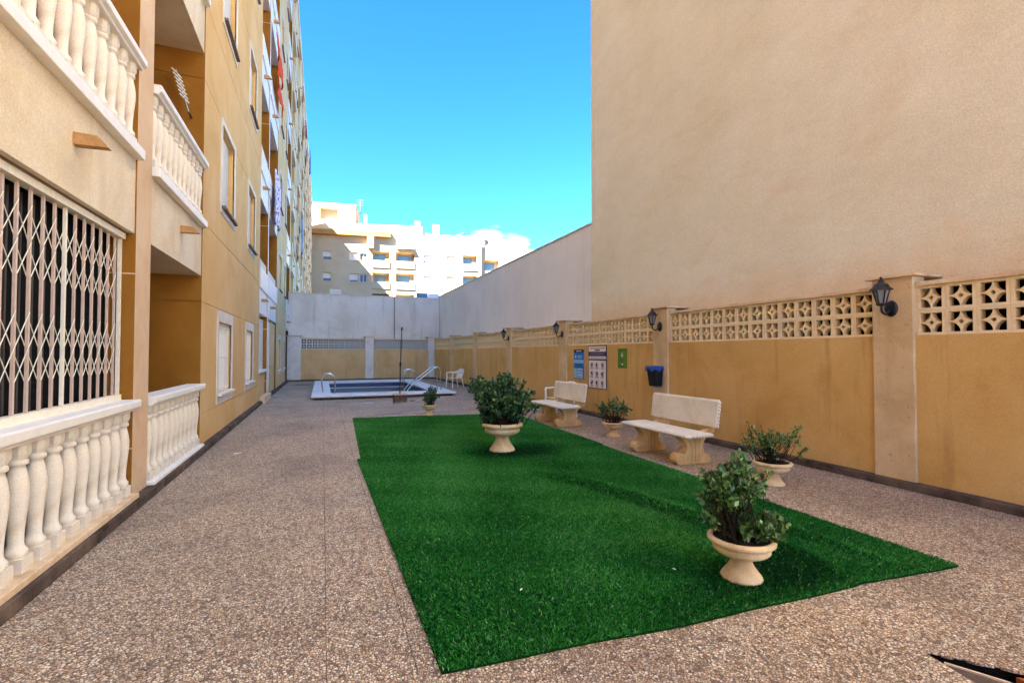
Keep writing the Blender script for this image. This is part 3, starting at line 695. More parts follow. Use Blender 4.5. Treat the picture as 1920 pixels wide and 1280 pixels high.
# attic terrace with overhanging eave on the left, parapets, roof blocks
MB().box(-12, 2.6, -.9, .0, 20.05, 20.75).build('eave', M['far_ochre'], far)
MB().box(-1.0, .0, -.95, -.02, 18.2, 20.04).build('eave_pier', M['far'], far)
MB().box(-12, 2.62, -.92, 6, 20.752, 21.0).build('eave_slab', M['far'], far)
MB().box(-12, 17.4, .002, 9, 19.6, 20.04).build('upper_wall', M['far'], far)
MB().box(2.64, 7.6, .003, 8, 20.042, 22.2).build('roof_block', M['far'], far)
MB().box(-2.9, 2.63, .6, 8, 21.002, 22.3).build('roof_block', M['far'], far)
pb = MB(); fholed(pb, -12, -2.95, 21.002, 25.1, [(-8.3, -5.6, 22.6, 24.4, .9)], y=.4); pb.box(-12, -2.95, 1.4, 7, 21.003, 25.1); pb.quad((-2.95, .4, 21.002), (-2.95, 1.4, 21.002), (-2.95, 1.4, 25.1), (-2.95, .4, 25.1)); pb.box(-12.1, -2.85, .3, 7, 25.102, 25.25)
pb.build('penthouse', M['far'], far)
MB().box(7.62, 17.4, .004, 8, 20.043, 20.75).build('parapet', M['far'], far)
MB().box(7.9, 9.0, 1.5, 3, 20.751, 21.5).build('roof_block', M['far'], far)
MB().box(9.1, 17.0, 2.5, 7.5, 20.752, 21.6).build('roof_block', M['far'], far)
for a, w_, y_, z0, z1 in ((-1.75, .5, 1.2, 22.3, 24.0), (6.4, .9, 1.0, 22.2, 23.3), (9.4, 1.1, 2.0, 20.76, 23.2)):
    MB().box(a, a + w_, y_, y_ + .8, z0 + .002, z1).build('chimney', M['far'], far)
MB().box(-12, 30, 9, 12, 0, 19.5).build('rear_wall', M['far'], far)
MB().box(17.41, 30, .902, 9, 19.4, 19.5).build('roof', M['far'], far)
def fthing(name, label, cat, s, y, z):
    v = Matrix.Rotation(fa, 4, 'Z') @ Vector((s, y, 0)); o = empty(name, (FP[0] + v.x, FP[1] + v.y, z), fa); tag(o, label, cat); return o
a_ = fthing('roof_antenna', 'tall thin television aerial mast on the far roof', 'antenna', -2.3, 1.3, 22.3)
MB().tube([(0, 0, 0), (0, 0, 4.2)], .05, 6).build('mast', M['antenna'], a_)
for z in (3.2, 3.6, 4.0): MB().tube([(-.5, 0, z), (.5, 0, z)], .03, 5).build('element', M['antenna'], a_)
for s, z, lb, w_ in ((5.0, 22.2, 'left tilted solar panel beside a chimney on the far roof', 1.9), (14.2, 21.6, 'right tilted solar panel standing alone on the far roof', 1.7)):
    o = fthing('solar_panel', lb, 'solar panel', s, 3, z)
    MB().add([(-w_ / 2, -.5, .12), (w_ / 2, -.5, .85), (w_ / 2, .7, .85), (-w_ / 2, .7, .12), (-w_ / 2, -.5, .2), (w_ / 2, -.5, .93), (w_ / 2, .7, .93), (-w_ / 2, .7, .2)],
             [(3, 2, 1, 0), (4, 5, 6, 7), (0, 1, 5, 4), (1, 2, 6, 5), (2, 3, 7, 6), (3, 0, 4, 7)]).build('panel', M['solar'], o)
    MB().tube([(w_ / 2 - .1, 0, 0), (w_ / 2 - .1, 0, .8)], .04, 5).build('support', M['antenna'], o)
d_ = fthing('satellite_dish', 'dark round satellite dish on the far lower roof', 'satellite dish', 18.3, 1.5, 19.5)
MB().lathe([(.02, .12), (.3, .1), (.55, .0), (.57, .0), (.3, .07), (.02, .09)], 20, cap=False).build('dish', M['black'], d_, (0, -.1, .95), (R(70), 0, R(-10)))
MB().tube([(0, 0, 0), (0, 0, .9)], .05, 6).build('mount', M['antenna'], d_)
for x in (.8, 1.3, 1.9):
    o = fthing('roof_unit', 'grey roof ventilation unit at %s of the satellite dish' % {.8: 'the foot', 1.3: 'the near right', 1.9: 'the far right'}[x], 'vent', 18.3 + x, 1.6, 19.5)
    MB().box(-.2, .2, -.2, .2, 0, .45).build('casing', M['antenna'], o, bevel=.03); MB().lathe([(.22, .45), (.25, .5), (.05, .62)], 12).build('cowl', M['sill'], o)
o = empty('awning', (0, 0, 0)); v = Matrix.Rotation(fa, 4, 'Z') @ Vector((4.9, -.25, 0)); o.location = (FP[0] + v.x, FP[1] + v.y, 17.9); o.rotation_euler = (0, 0, fa); tag(o, 'pale awning rolled out over a balcony of the far block', 'awning')
MB().add([(-1.6, .2, .7), (1.55, .2, .7), (1.4, -.7, .35), (-1.4, -.7, .35), (-1.6, .2, .74), (1.55, .2, .74), (1.4, -.7, .39), (-1.4, -.7, .39)], [(3, 2, 1, 0), (4, 5, 6, 7), (0, 1, 5, 4), (1, 2, 6, 5), (2, 3, 7, 6), (3, 0, 4, 7)]).build('canopy', M['bench_white'], o)
MB().box(-1.65, 1.6, .1, .23, .7, .82).build('cassette', M['antenna'], o)

# ------------------------------------------------------------------ pool
pool = empty('swimming_pool', (2, 20.5, 0)); tag(pool, 'small rectangular swimming pool with wide pale coping and blue tiles', 'pool')
def pp(mb, name, m, parent=None, **kw):
    o = mb.build(name, M[m], parent or pool, **kw)
    if parent is None: o.location = (-2, -20.5, 0)
    return o
IX0, IX1, IY0, IY1 = .28, 3.66, 17.15, 23.3
ZC = .135
def copslab(x0, x1, y0, y1): return pp(MB().box(x0 + .003, x1 - .003, y0 + .003, y1 - .003, ZC - .055, ZC), 'coping_slab', 'coping', bevel=.012)
for i in range(8):
    a = PX0 + (PX1 - PX0) * i / 8; b = PX0 + (PX1 - PX0) * (i + 1) / 8
    copslab(a, b, PY0, IY0); copslab(a, b, IY1, PY1)
for i in range(8):
    a = IY0 + (IY1 - IY0) * i / 8; b = IY0 + (IY1 - IY0) * (i + 1) / 8
    copslab(PX0, IX0, a, b); copslab(IX1, PX1, a, b)
base = MB()
for q in ((PX0 + .12, PX1 - .12, PY0 + .12, IY0 - .03), (PX0 + .07, PX1 - .07, IY1 + .03, PY1 - .07), (PX0 + .07, IX0 - .03, IY0 - .03, IY1 + .03), (IX1 + .03, PX1 - .07, IY0 - .03, IY1 + .03)):
    base.box(q[0], q[1], q[2], q[3], -.3, ZC - .06)
pp(base, 'plinth', 'kerb')
bas = MB(); e = .028
bas.quad((IX0 - e, IY0 - e, -1.3), (IX1 + e, IY0 - e, -1.3), (IX1 + e, IY1 + e, -1.3), (IX0 - e, IY1 + e, -1.3))
for a, b in (((IX0 - e, IY0 - e), (IX1 + e, IY0 - e)), ((IX1 + e, IY0 - e), (IX1 + e, IY1 + e)), ((IX1 + e, IY1 + e), (IX0 - e, IY1 + e)), ((IX0 - e, IY1 + e), (IX0 - e, IY0 - e))):
    bas.quad((a[0], a[1], -1.3), (a[0], a[1], -.12), (b[0], b[1], -.12), (b[0], b[1], -1.3))
pp(bas, 'basin', 'pooltile')
# waterline tiles, one by one on the far and the right-hand side
tl = MB().box(-.098, .098, -.012, 0, 0, .185).mesh('waterline_tile', M['bluetile'])
n = 17
for i in range(n): link('waterline_tile', tl, pool, (IX0 + (i + .5) * (IX1 - IX0) / n - 2, IY1 + .02 - 20.5, -.105))
n = 30
for i in range(n):
    for x, rz in ((IX1 + .02, R(-90)), (IX0 - .02, R(90))): link('waterline_tile', tl, pool, (x - 2, IY0 + (i + .5) * (IY1 - IY0) / n - 20.5, -.105), (0, 0, rz))
pp(MB().box(IX0, IX1, IY1 - .02, IY1 + .02, -.135, -.107), 'ledge_line', 'coping')
pp(MB().quad((IX0 - .02, IY0 - .02, -.125), (IX1 + .02, IY0 - .02, -.125), (IX1 + .02, IY1 + .02, -.125), (IX0 - .02, IY1 + .02, -.125)), 'water', 'water')
def arc(pts, n=6):
    """round the corners of a polyline"""
    P = [Vector(p) for p in pts]; out = [P[0]]
    for i in range(1, len(P) - 1):
        a, b, c = P[i - 1], P[i], P[i + 1]; r = min((a - b).length, (c - b).length) * .45
        p, q = b + (a - b).normalized() * r, b + (c - b).normalized() * r
        for k in range(n + 1):
            t = k / n; out.append(p * (1 - t) ** 2 + b * 2 * t * (1 - t) + q * t * t)
    out.append(P[-1]); return out
def ladder(name, label, x_deck, x_in, ys, h):
    o = empty(name, (x_deck, ys[0], ZC)); tag(o, label, 'pool ladder')
    for y in ys:
        d = x_in - x_deck
        MB().tube(arc([(0, y - ys[0], 0), (-.06 * (1 if d > 0 else -1), y - ys[0], h * .7), (d * .3, y - ys[0], h * 1.05), (d * .85, y - ys[0], h * .95), (d * 1.0, y - ys[0], h * .45), (d, y - ys[0], -1.0)]), .022, 8).build('rail', M['steel'], o)
    for z in (-.2, -.45, -.7): MB().box(x_in - x_deck - .04, x_in - x_deck + .04, 0, ys[1] - ys[0], z - .012, z + .012).build('tread', M['steel'], o)
ladder('pool_ladder', 'curved stainless ladder rails at the left side of the pool', .02, .42, (17.75, 18.25), .62)
ladder('pool_ladder', 'curved stainless ladder rails at the far right side of the pool', 4.05, 3.52, (22.35, 22.9), .58)
o = empty('pool_handrail', (4.08, 17.35, ZC)); tag(o, 'long sloping double stainless handrail descending into the pool', 'handrail')
for y in (0, .62):
    MB().tube(arc([(0, y, 0), (0, y, .78), (-.16, y, .86), (-1.28, y, .02), (-1.28, y, -.6)]), .022, 8).build('rail', M['steel'], o)
    MB().lathe([(.05, 0), (.05, .012), (.03, .02)], 12).build('base_flange', M['steel'], o, (0, y, 0))
# shower
o = empty('outdoor_shower', (2.24, 15.0, 0)); tag(o, 'thin rusty shower pole standing on a small concrete block before the pool', 'shower')
MB().box(-.2, .2, -.17, .17, 0, .2).build('base_block', M['kerb'], o, bevel=.015); MB().box(-.21, .21, -.18, .18, .202, .235).build('base_top', M['ledge'], o, bevel=.008)
MB().tube([(0, 0, .22), (.01, 0, 1.1)], .022, 8).build('lower_pole', M['rust'], o); MB().tube([(.01, 0, 1.1), (.05, 0, 2.25)], .015, 8).build('upper_pole', M['rust'], o)
MB().tube([(.01, 0, 1.08), (.01, 0, 1.2)], .03, 8).build('coupling', M['black'], o); MB().lathe([(.03, 0), (.03, .05), (.012, .1)], 10).build('shower_head', M['black'], o, (.05, 0, 2.2))
# wet patches
def blob(name, cx, cy, rx, ry, label, seed):
    r = random.Random(seed); n = 40; ph = [r.uniform(0, 6) for _ in range(4)]; vs = [(cx, cy, .004)]
    for i in range(n):
        a = 2 * math.pi * i / n; q = 1 + .22 * math.sin(2 * a + ph[0]) + .14 * math.sin(3 * a + ph[1]) + .08 * math.sin(7 * a + ph[2])
        vs.append((cx + rx * q * math.cos(a), cy + ry * q * math.sin(a), .004))
    mb = MB(); mb.add(vs, [(0, 1 + i, 1 + (i + 1) % n) for i in range(n)]); o = mb.build(name, M['puddle']); tag(o, label, 'puddle')
blob('puddle', 1.85, 14.75, .75, .55, 'wet patch on the paving left of the shower block', 1)
blob('puddle', 2.95, 14.9, .45, .4, 'wet patch on the paving right of the shower block', 2)
blob('puddle', 1.95, 12.0, .6, .25, 'wet patch on the paving along the back edge of the turf', 3)

# ------------------------------------------------------------------ artificial turf
def ridge(x, y):
    P = [(2.42, 5.35), (2.73, 4.61), (2.97, 3.58), (3.1, 2.81), (3.21, 2.07)]
    px_ = np.interp(y, [p[1] for p in P[::-1]], [p[0] for p in P[::-1]])
    fade = np.clip((5.8 - y) / 1.2, 0, 1) * np.clip((y - 2.05) / .5, .12, 1)
    h = .095 * np.exp(-((x - px_ - .06) / .075) ** 2) * fade + .05 * np.exp(-((x - px_ - .55) / .055) ** 2) * np.clip((4.2 - y) / 1.5, 0, 1) * np.clip((y - 2.05) / .5, .1, 1)
    return h + .006 * np.sin(x * 3.1 + y * .7) * np.sin(y * 1.3) + .006
def edge_near(x): return 2.2 - (x - .54) * .064 + .012 * np.sin(x * 2.4) + .006 * np.sin(x * 6)
def turf(name, label, xl, xr, yn, yf, dens, seed):
    r = np.random.default_rng(seed); root = empty(name, ((xl(0) + xr(0)) / 2, (yn(1) + yf(1)) / 2, 0)); tag(root, label, 'artificial grass')
    NX, NY = 60, 60; V = []
    for j in range(NY + 1):
        for i in range(NX + 1):
            t, s = i / NX, j / NY
            x = xl(s) + (xr(s) - xl(s)) * t; y = yn(x) + (yf(x) - yn(x)) * s; V.append((x, y, ridge(x, y) + .004))
    V = np.array(V); F = np.array([(j * (NX + 1) + i, j * (NX + 1) + i + 1, (j + 1) * (NX + 1) + i + 1, (j + 1) * (NX + 1) + i) for j in range(NY) for i in range(NX)])
    o = link('backing', npmesh('backing', V, F, M['turfback'], smooth=True), root); s_ = o.modifiers.new('thick', 'SOLIDIFY'); s_.thickness = .01; s_.offset = -1
    o.location = -root.location
    area = (xr(.5) - xl(.5)) * (yf(1) - yn(1)); n = int(area * dens)
    t, s = r.random(n), r.random(n)
    x = xl(s) + (xr(s) - xl(s)) * t; y = yn(x) + (yf(x) - yn(x)) * s; z = ridge(x, y) + .004
    # blades: pile leaning towards the camera with scatter
    h = r.uniform(.009, .017, n); az = r.normal(-1.9, 1.0, n); ln = np.abs(r.normal(.7, .45, n)) * h
    w = r.uniform(.0014, .0026, n) * (1 + .06 * (y - 2)); wa = r.uniform(0, np.pi, n)
    dx, dy = np.cos(az) * ln, np.sin(az) * ln; wx, wy = np.cos(wa) * w, np.sin(wa) * w
    V = np.empty((n, 4, 3)); V[:, 0] = np.stack([x - wx, y - wy, z], 1); V[:, 1] = np.stack([x + wx, y + wy, z], 1)
    V[:, 2] = np.stack([x + wx * .6 + dx, y + wy * .6 + dy, z + h], 1); V[:, 3] = np.stack([x - wx * .6 + dx, y - wy * .6 + dy, z + h], 1)
    F = np.arange(n * 4).reshape(n, 4)
    pat = .16 * np.sin(x * 1.9 + 1.3 * np.sin(y * .9)) * np.sin(y * 1.4 + .7 * np.sin(x * 2.2)) + .1 * np.sin(x * 5.3 + y * 3.1) * np.sin(y * 4.7 - x)
    pat -= .62 * np.exp(-(((x - 2.78) / .75) ** 2 + ((y - 6.72) / .5) ** 2) ** 2) + .5 * np.exp(-(((x - 2.75) / .55) ** 2 + ((y - 2.35) / .3) ** 2) ** 2)   # damp, matted pile round the watered urns
    tint = np.clip(r.normal(.50 + (.08 if seed == 2 else 0), .26, n) + pat, 0, .9); tint[r.random(n) < .02] = 1
    me = npmesh('blades', V.reshape(-1, 3), F, M['turf'], {'tint': np.repeat(tint, 4)})
    b = link('blades', me, root); b.location = -root.location; b['kind'] = 'stuff'
turf('turf_sheet', 'near sheet of green artificial grass with a raised fold', lambda s: .53 - .07 * s, lambda s: 4.15 + .07 * s, edge_near, lambda x: 6.99 - (x - .45) * .085, 24000, 1)
turf('turf_sheet', 'far sheet of green artificial grass towards the pool', lambda s: .51 + .14 * s, lambda s: 4.27 + .08 * s, lambda x: 7.024 - (x - .45) * .085, lambda x: 11.45 - (x - .65) * .15, 13000, 2)

# ------------------------------------------------------------------ benches
def bench(y, label):
    o = empty('garden_bench', (4.72, y, 0), R(180)); tag(o, label, 'bench', 'two cast stone garden benches against the garden wall')
    # local: +x faces the lawn, y along the bench
    def slab_edge(L, D, T, name, m, par, loc, rot):
        # slab with a scalloped rope edge
        mb = MB(); mb.box(-D / 2, D / 2, -L / 2, L / 2, -T / 2, T / 2); s = mb.build(name, M[m], par, loc, rot, bevel=.012)
        be = MB(); n = int(L / .045)
        bead = MB().lathe([(.006, -.022), (.017, -.016), (.022, 0), (.017, .016), (.006, .022)], 8).mesh('edge_bead', M[m])
        for k in range(n): link('edge_bead', bead, s, (D / 2, -L / 2 + (k + .5) * L / n, 0), (R(90), 0, 0))
        for sd in (-1, 1):
            nn = int(D / .045)
            for k in range(nn): link('edge_bead', bead, s, (-D / 2 + (k + .5) * D / nn, sd * L / 2, 0), (0, R(90), 0))
        return s
    slab_edge(1.44, .44, .05, 'seat', 'bench_white', o, (.12, 0, .405), (0, 0, 0))
    slab_edge(1.36, .36, .055, 'backrest', 'bench_white', o, (-.235, 0, .665), (0, R(-98), 0))
    for sd in (-.46, .46):
        lg = MB()
        # scrolled pedestal outline (x,z)
        out = [(.28, 0), (.33, .02), (.35, .07), (.335, .125), (.29, .155), (.24, .15), (.205, .13), (.185, .17), (.175, .23), (.19, .29), (.25, .35), (.27, .378), (-.20, .378), (-.16, .34), (-.115, .28), (-.105, .22), (-.12, .15), (-.15, .125), (-.2, .12), (-.235, .08), (-.235, .03), (-.21, 0)]
        lg.prism([(a, b) for a, b in out], sd - .075, sd + .075, 'y')
        l = lg.build('leg', M['stone'], o, bevel=.012, fixn=True)
        for face in (-.079, .079):
            sp = MB(); pts = []
            for k in range(26):
                a = k / 25 * 4.2 * math.pi / 1.6; rr = .058 * (1 - k / 30); pts.append((.275 + rr * math.cos(a + 1.2), sd + face, .078 + rr * math.sin(a + 1.2)))
            sp.tube(pts, .007, 5)
            for xo in (-.03, .03, .09): sp.tube([(xo + .01, sd + face, .02), (xo, sd + face, .14), (xo + .004, sd + face, .24), (xo + (xo - .03) * .8 + .01, sd + face, .36)], .008, 5)
            sp.build('scroll_relief', M['stone'], l)
    for sd in (-.5, .5):
        MB().prism([(-.16, .38), (-.30, .40), (-.335, .60), (-.30, .72), (-.268, .72), (-.245, .47), (-.1, .43), (-.1, .381)], sd - .04, sd + .04, 'y').build('back_bracket', M['stone'], o, bevel=.008, fixn=True)
    return o
bench(5.60, 'nearer cast stone bench with white seat, below the litter bin')
bench(9.08, 'farther cast stone bench with white seat, below the blue sign')
# ------------------------------------------------------------------ plastic chairs
def chair(loc, rz, label):
    o = empty('plastic_armchair', loc, rz); tag(o, label, 'chair', 'white plastic armchairs')
    # faces +x
    seat = MB(); seat.add([(-.2, -.21, .40), (.24, -.24, .43), (.24, .24, .43), (-.2, .21, .40), (-.2, -.21, .42), (.24, -.24, .445), (.24, .24, .445), (-.2, .21, .42)], [(3, 2, 1, 0), (4, 5, 6, 7), (0, 1, 5, 4), (1, 2, 6, 5), (2, 3, 7, 6), (3, 0, 4, 7)]); seat.build('seat', M['plastic'], o, bevel=.01)
    for sy in (-1, 1):
        MB().tube([(.27, sy * .27, 0), (.25, sy * .25, .44), (.24, sy * .27, .62)], [.018, .026, .024], 6).build('front_leg', M['plastic'], o)
        MB().tube([(-.30, sy * .25, 0), (-.22, sy * .22, .42)], [.018, .026], 6).build('rear_leg', M['plastic'], o)
        MB().tube(arc([(.25, sy * .27, .60), (.24, sy * .28, .655), (-.1, sy * .28, .66), (-.27, sy * .23, .70)]), .024, 6).build('armrest', M['plastic'], o)
    MB().tube(arc([(-.2, -.21, .42), (-.31, -.235, .74), (-.32, -.12, .80), (-.32, .12, .80), (-.31, .235, .74), (-.2, .21, .42)]), .022, 6).build('back_frame', M['plastic'], o)
    for k in range(5):
        y = -.14 + k * .07; MB().add([(-.2, y - .022, .42), (-.2, y + .022, .42), (-.32, y + .024, .79), (-.32, y - .024, .79), (-.212, y - .022, .42), (-.212, y + .022, .42), (-.332, y + .024, .79), (-.332, y - .024, .79)], [(0, 1, 2, 3), (7, 6, 5, 4), (0, 4, 5, 1), (1, 5, 6, 2), (2, 6, 7, 3), (3, 7, 4, 0)]).build('back_slat', M['plastic'], o)
chair((5.25, 19.75, 0), R(195), 'white plastic armchair standing by the pool corner')
chair((5.22, 10.02, 0), R(184), 'white plastic armchair half hidden behind the farther bench')

# ------------------------------------------------------------------ planted urns
UP = [(.0, 0), (.62, 0), (.64, .03), (.61, .08), (.52, .17), (.41, .28), (.34, .38), (.31, .47), (.36, .53), (.60, .58), (.80, .64), (.87, .69), (.88, .75), (.85, .79), (.83, .82), (.96, .86), (1.0, .90), (1.0, .96), (.96, 1.0), (.88, 1.0), (.85, .93), (.0, .90)]
def leaves(n_leaf, centers, normals, size, r, flat=.0):
    """leaf-shaped pairs of faces pointing along normals with scatter"""
    n = len(centers); d = normals + r.normal(0, .55, (n, 3)); d /= np.linalg.norm(d, axis=1)[:, None]
    up = r.normal(0, 1, (n, 3)); s = np.cross(d, up); s /= np.linalg.norm(s, axis=1)[:, None]; nn = np.cross(s, d)
    L = size * r.uniform(.65, 1.25, n)[:, None]; W = L * .30
    b = centers; m = centers + d * L * .55; t = centers + d * L - nn * L * .12
    V = np.stack([b, m + s * W + nn * L * .1, t, m - s * W + nn * L * .1, b + d * L * .5], 1)
    off = np.arange(n)[:, None] * 5
    F = np.concatenate([off + np.array([[0, 1, 4]]), off + np.array([[1, 2, 4]]), off + np.array([[2, 3, 4]]), off + np.array([[3, 0, 4]])])
    return V.reshape(-1, 3), F, n
def urn(loc, rad, hgt, clumps, nst, lf, seed, label, mat='leaf', seg=36, leaves_per=26, twigs=0, tops=1.0):
    r = np.random.default_rng(seed)
    o = empty('planted_urn', loc, R(seed * 37)); o.rotation_euler = (0, 0, R(-21.7)); tag(o, label, 'planter', 'cast stone urns planted with shrubs')
    mb = MB(); mb.lathe([(max(.001, a * rad), b * hgt) for a, b in UP], seg, cap=False); pot = mb.build('urn', M['urn'], o)
    rb = MB(); rb.lathe([(.985 * rad, .868 * hgt), (1.03 * rad, .895 * hgt), (1.03 * rad, .955 * hgt), (.985 * rad, .985 * hgt)], seg, cap=False); rb.build('rim', M['urn'], pot)
    MB().lathe([(.005, .965 * hgt), (.5 * rad, .955 * hgt), (.86 * rad, .935 * hgt)], 20, cap=False).build('soil', M['soil'], o)
    pl = empty('shrub', parent=o); st = MB(); C_ = []; N_ = []
    for (cx, cy, cz, rx, ry, rz, num) in clumps:
        c = np.array([cx, cy, cz]); R3 = np.array([rx, ry, rz])
        for _ in range(num):
            v = r.normal(0, 1, 3); v /= np.linalg.norm(v); q = r.random() ** .40
            tip = c + v * R3 * q * r.uniform(.85, 1.12)
            if tip[2] < hgt * .95: tip[2] = hgt * .95 + r.random() * .1
            b = np.array([r.normal(0, rad * .28), r.normal(0, rad * .28), hgt * .92]); b[:2] += np.clip(c[:2] * .5, -rad * .5, rad * .5)
            mid = b * .45 + tip * .55 + np.array([r.normal(0, .02), r.normal(0, .02), -.02]); mid[:2] = mid[:2] * .8 + b[:2] * .2
            pth = [tuple(b), tuple(mid), tuple(tip)]
            sz = rad * .022
            st.tube(pth, [sz * 1.1, sz * .8, sz * .4], 4, cap=False)
            dirn = tip - mid; dirn /= np.linalg.norm(dirn) + 1e-9
            kk = int(r.integers(leaves_per // 2, leaves_per))
            for _2 in range(kk):
                f = r.random() ** 1.7; p = tip * (1 - f * .55) + mid * f * .55
                p = p + r.normal(0, lf * .25, 3); C_.append(p); ang = r.normal(0, 1, 3); N_.append(dirn * .55 + ang * .7 + np.array([0, 0, .35]))
    st.build('stem', M['stem'], pl)
    V, F, n = leaves(0, np.array(C_), np.array(N_), lf, r)
    tint = np.clip(r.normal(.40, .24, n), 0, 1); tint[r.random(n) < .05] = 1
    me = npmesh('foliage', V, F, M[mat], {'tint': np.repeat(tint, 5)}, smooth=False)
    f = link('foliage', me, pl); f['kind'] = 'stuff'
    return o
urn((2.56, 6.82, .012), .305, .425, [(0, 0, .80, .50, .45, .34, 190), (-.34, -.05, .98, .2, .22, .2, 40), (.3, 0, .75, .26, .25, .2, 40), (.0, 0, 1.08, .18, .2, .13, 26)], 0, .055, 11, 'large urn with a big dense shrub in the middle of the turf', 'leaf_dark', leaves_per=30)
urn((2.60, 2.40, .008), .205, .275, [(-.10, .0, .60, .20, .16, .11, 34), (.02, .05, .66, .12, .14, .11, 16), (-.17, -.02, .66, .09, .1, .10, 8), (.10, -.02, .34, .19, .17, .10, 34), (.24, 0, .34, .07, .1, .12, 10), (-.12, .05, .42, .1, .12, .12, 9), (.17, 0, .64, .03, .03, .08, 2), (-.22, 0, .40, .05, .05, .1, 3), (.0, 0, .78, .06, .05, .05, 3)], 0, .046, 12, 'nearest urn with a two tiered shrub at the near end of the turf', 'leaf', leaves_per=27)
urn((4.80, 3.98, 0), .205, .26, [(-.04, 0, .52, .28, .28, .18, 44), (.26, 0, .55, .09, .1, .2, 8), (-.26, 0, .52, .1, .12, .2, 10), (.33, 0, .36, .07, .1, .12, 4)], 0, .040, 13, 'urn with a loose twiggy shrub at the wall right of the nearer bench', 'leaf', leaves_per=15)
urn((4.88, 7.30, 0), .19, .255, [(.0, 0, .56, .27, .27, .15, 44), (.2, -.16, .5, .1, .1, .09, 9), (-.2, .12, .46, .12, .1, .1, 9)], 0, .042, 14, 'urn with a small open shrub between the two benches', 'leaf_dark', leaves_per=18)
urn((2.37, 11.25, .008), .185, .26, [(0, 0, .44, .22, .22, .16, 50), (.05, 0, .62, .12, .12, .1, 14)], 0, .045, 15, 'small urn with a shrub at the far edge of the turf near the pool', 'leaf_dark', leaves_per=20)

# ------------------------------------------------------------------ wall lanterns
def lantern(y, label):
    o = empty('wall_lantern', (XW - .037, y, 2.0)); tag(o, label, 'lamp', 'black wall lanterns on the garden wall pillars')
    o.scale = (.9, .9, .9)
    MB().lathe([(.0, 0), (.075, 0), (.075, .012), (.05, .022), (.03, .03), (.0, .03)], 16, cap=False).build('back_plate', M['black'], o, (0, 0, 0), (0, R(-90), 0), 0).scale = (1.35, 1, 1)
    MB().tube(arc([(-.02, 0, -.02), (-.11, 0, -.085), (-.2, 0, -.045), (-.2, 0, .03)]), .014, 8).build('arm', M['black'], o)
    x = -.2; hb = MB().lathe([(.015, .02), (.05, .035), (.058, .055), (.045, .062)], 6, (x, 0, 0), smooth=False).build('base_cup', M['black'], o)
    gl = MB().lathe([(.042, .063), (.082, .225)], 6, (x, 0, 0), smooth=False).build('glass', M['lampglass'], o)
    for k in range(6):
        a = 2 * math.pi * k / 6; MB().tube([(x + .046 * math.cos(a), .046 * math.sin(a), .06), (x + .087 * math.cos(a), .087 * math.sin(a), .228)], .008, 5).build('glazing_bar', M['black'], o)
    MB().lathe([(.125, .222), (.118, .238), (.088, .262), (.07, .295), (.04, .318), (.03, .33), (.03, .345), (.016, .352), (.012, .37), (.02, .378), (.002, .395)], 6, (x, 0, 0), smooth=False).build('roof', M['black'], o)
for y, lb in ((3.41, 'nearest and largest black wall lantern on a pillar'), (7.41, 'black wall lantern on the pillar above the litter bin'), (11.41, 'black wall lantern on the pillar left of the blue sign'), (15.41, 'farthest black wall lantern on a pillar towards the pool')):
    lantern(y, lb)
# ------------------------------------------------------------------ litter bin
o = empty('litter_bin', (XW - .038, 7.44, .86)); o.scale = (.66, .72, 1); tag(o, 'black litter bin with blue bag fixed to a wall pillar', 'bin')
b = MB(); b.add([(-.24, -.15, 0), (-.02, -.15, 0), (-.02, .15, 0), (-.24, .15, 0), (-.30, -.19, .37), (-.01, -.19, .37), (-.01, .19, .37), (-.30, .19, .37)], [(3, 2, 1, 0), (0, 1, 5, 4), (1, 2, 6, 5), (2, 3, 7, 6), (3, 0, 4, 7)])
b.build('body', M['bin'], o, bevel=.02)
bg_ = MB(); n = 40; vs = []
for j, (ex, z) in enumerate(((.014, .30), (.018, .345), (.012, .39), (-.012, .385), (-.03, .33))):
    for k in range(n):
        a = 2 * math.pi * k / n; cx_, cy_ = math.cos(a), math.sin(a); q = 1 / max(abs(cx_), abs(cy_))
        wob = .006 * math.sin(k * 1.7 + j) + (.012 * math.sin(k * .9) if j == 0 else 0)
        tp = .86 + .14 * z / .37
        vs.append((-.155 + (.145 * tp + ex + wob) * cx_ * q * .98, (.19 * tp + ex + wob) * cy_ * q * .98, z + (.02 * math.sin(k * .8) if j == 0 else .004 * math.sin(k * 2.1))))
bg_.add(vs, [(j * n + k, j * n + (k + 1) % n, (j + 1) * n + (k + 1) % n, (j + 1) * n + k) for j in range(4) for k in range(n)], True); bg_.build('bag', M['bag'], o)
MB().box(-.012, .0, -.06, .06, .12, .34).build('bracket', M['antenna'], o)
# ------------------------------------------------------------------ notices on the garden wall
def text(s, size, m, parent, loc, rot, name='lettering'):
    cu = bpy.data.curves.new(name, 'FONT'); cu.body = s; cu.size = size; cu.align_x = 'CENTER'; cu.align_y = 'CENTER'; cu.extrude = .0008
    cu.materials.append(m); tmp = bpy.data.objects.new(name, cu); me = bpy.data.meshes.new_from_object(tmp); bpy.data.objects.remove(tmp)
    if not me.materials: me.materials.append(m)
    return link(name, me, parent, loc, rot)
S_NAVY = flat('sign_navy', '#241f3f'); S_WHITE = flat('sign_white', '#efe6e6'); S_BLUE = flat('sign_blue', '#1f78d6'); S_PALE = flat('sign_pale_blue', '#8fc4ee'); S_GREEN = flat('sign_green', '#5f8a1e'); S_GREY = flat('sign_grey', '#7d7488'); S_LILAC = flat('sign_lilac', '#4a4468'); S_OLIVE = flat('sign_olive', '#3f5f14')
def sign(name, y0, y1, z0, z1, label, m):
    o = empty(name, (XW - .002, (y0 + y1) / 2, z0)); tag(o, label, 'sign'); MB().box(-.012, 0, -(y1 - y0) / 2, (y1 - y0) / 2, 0, z1 - z0).build('board', m, o); return o
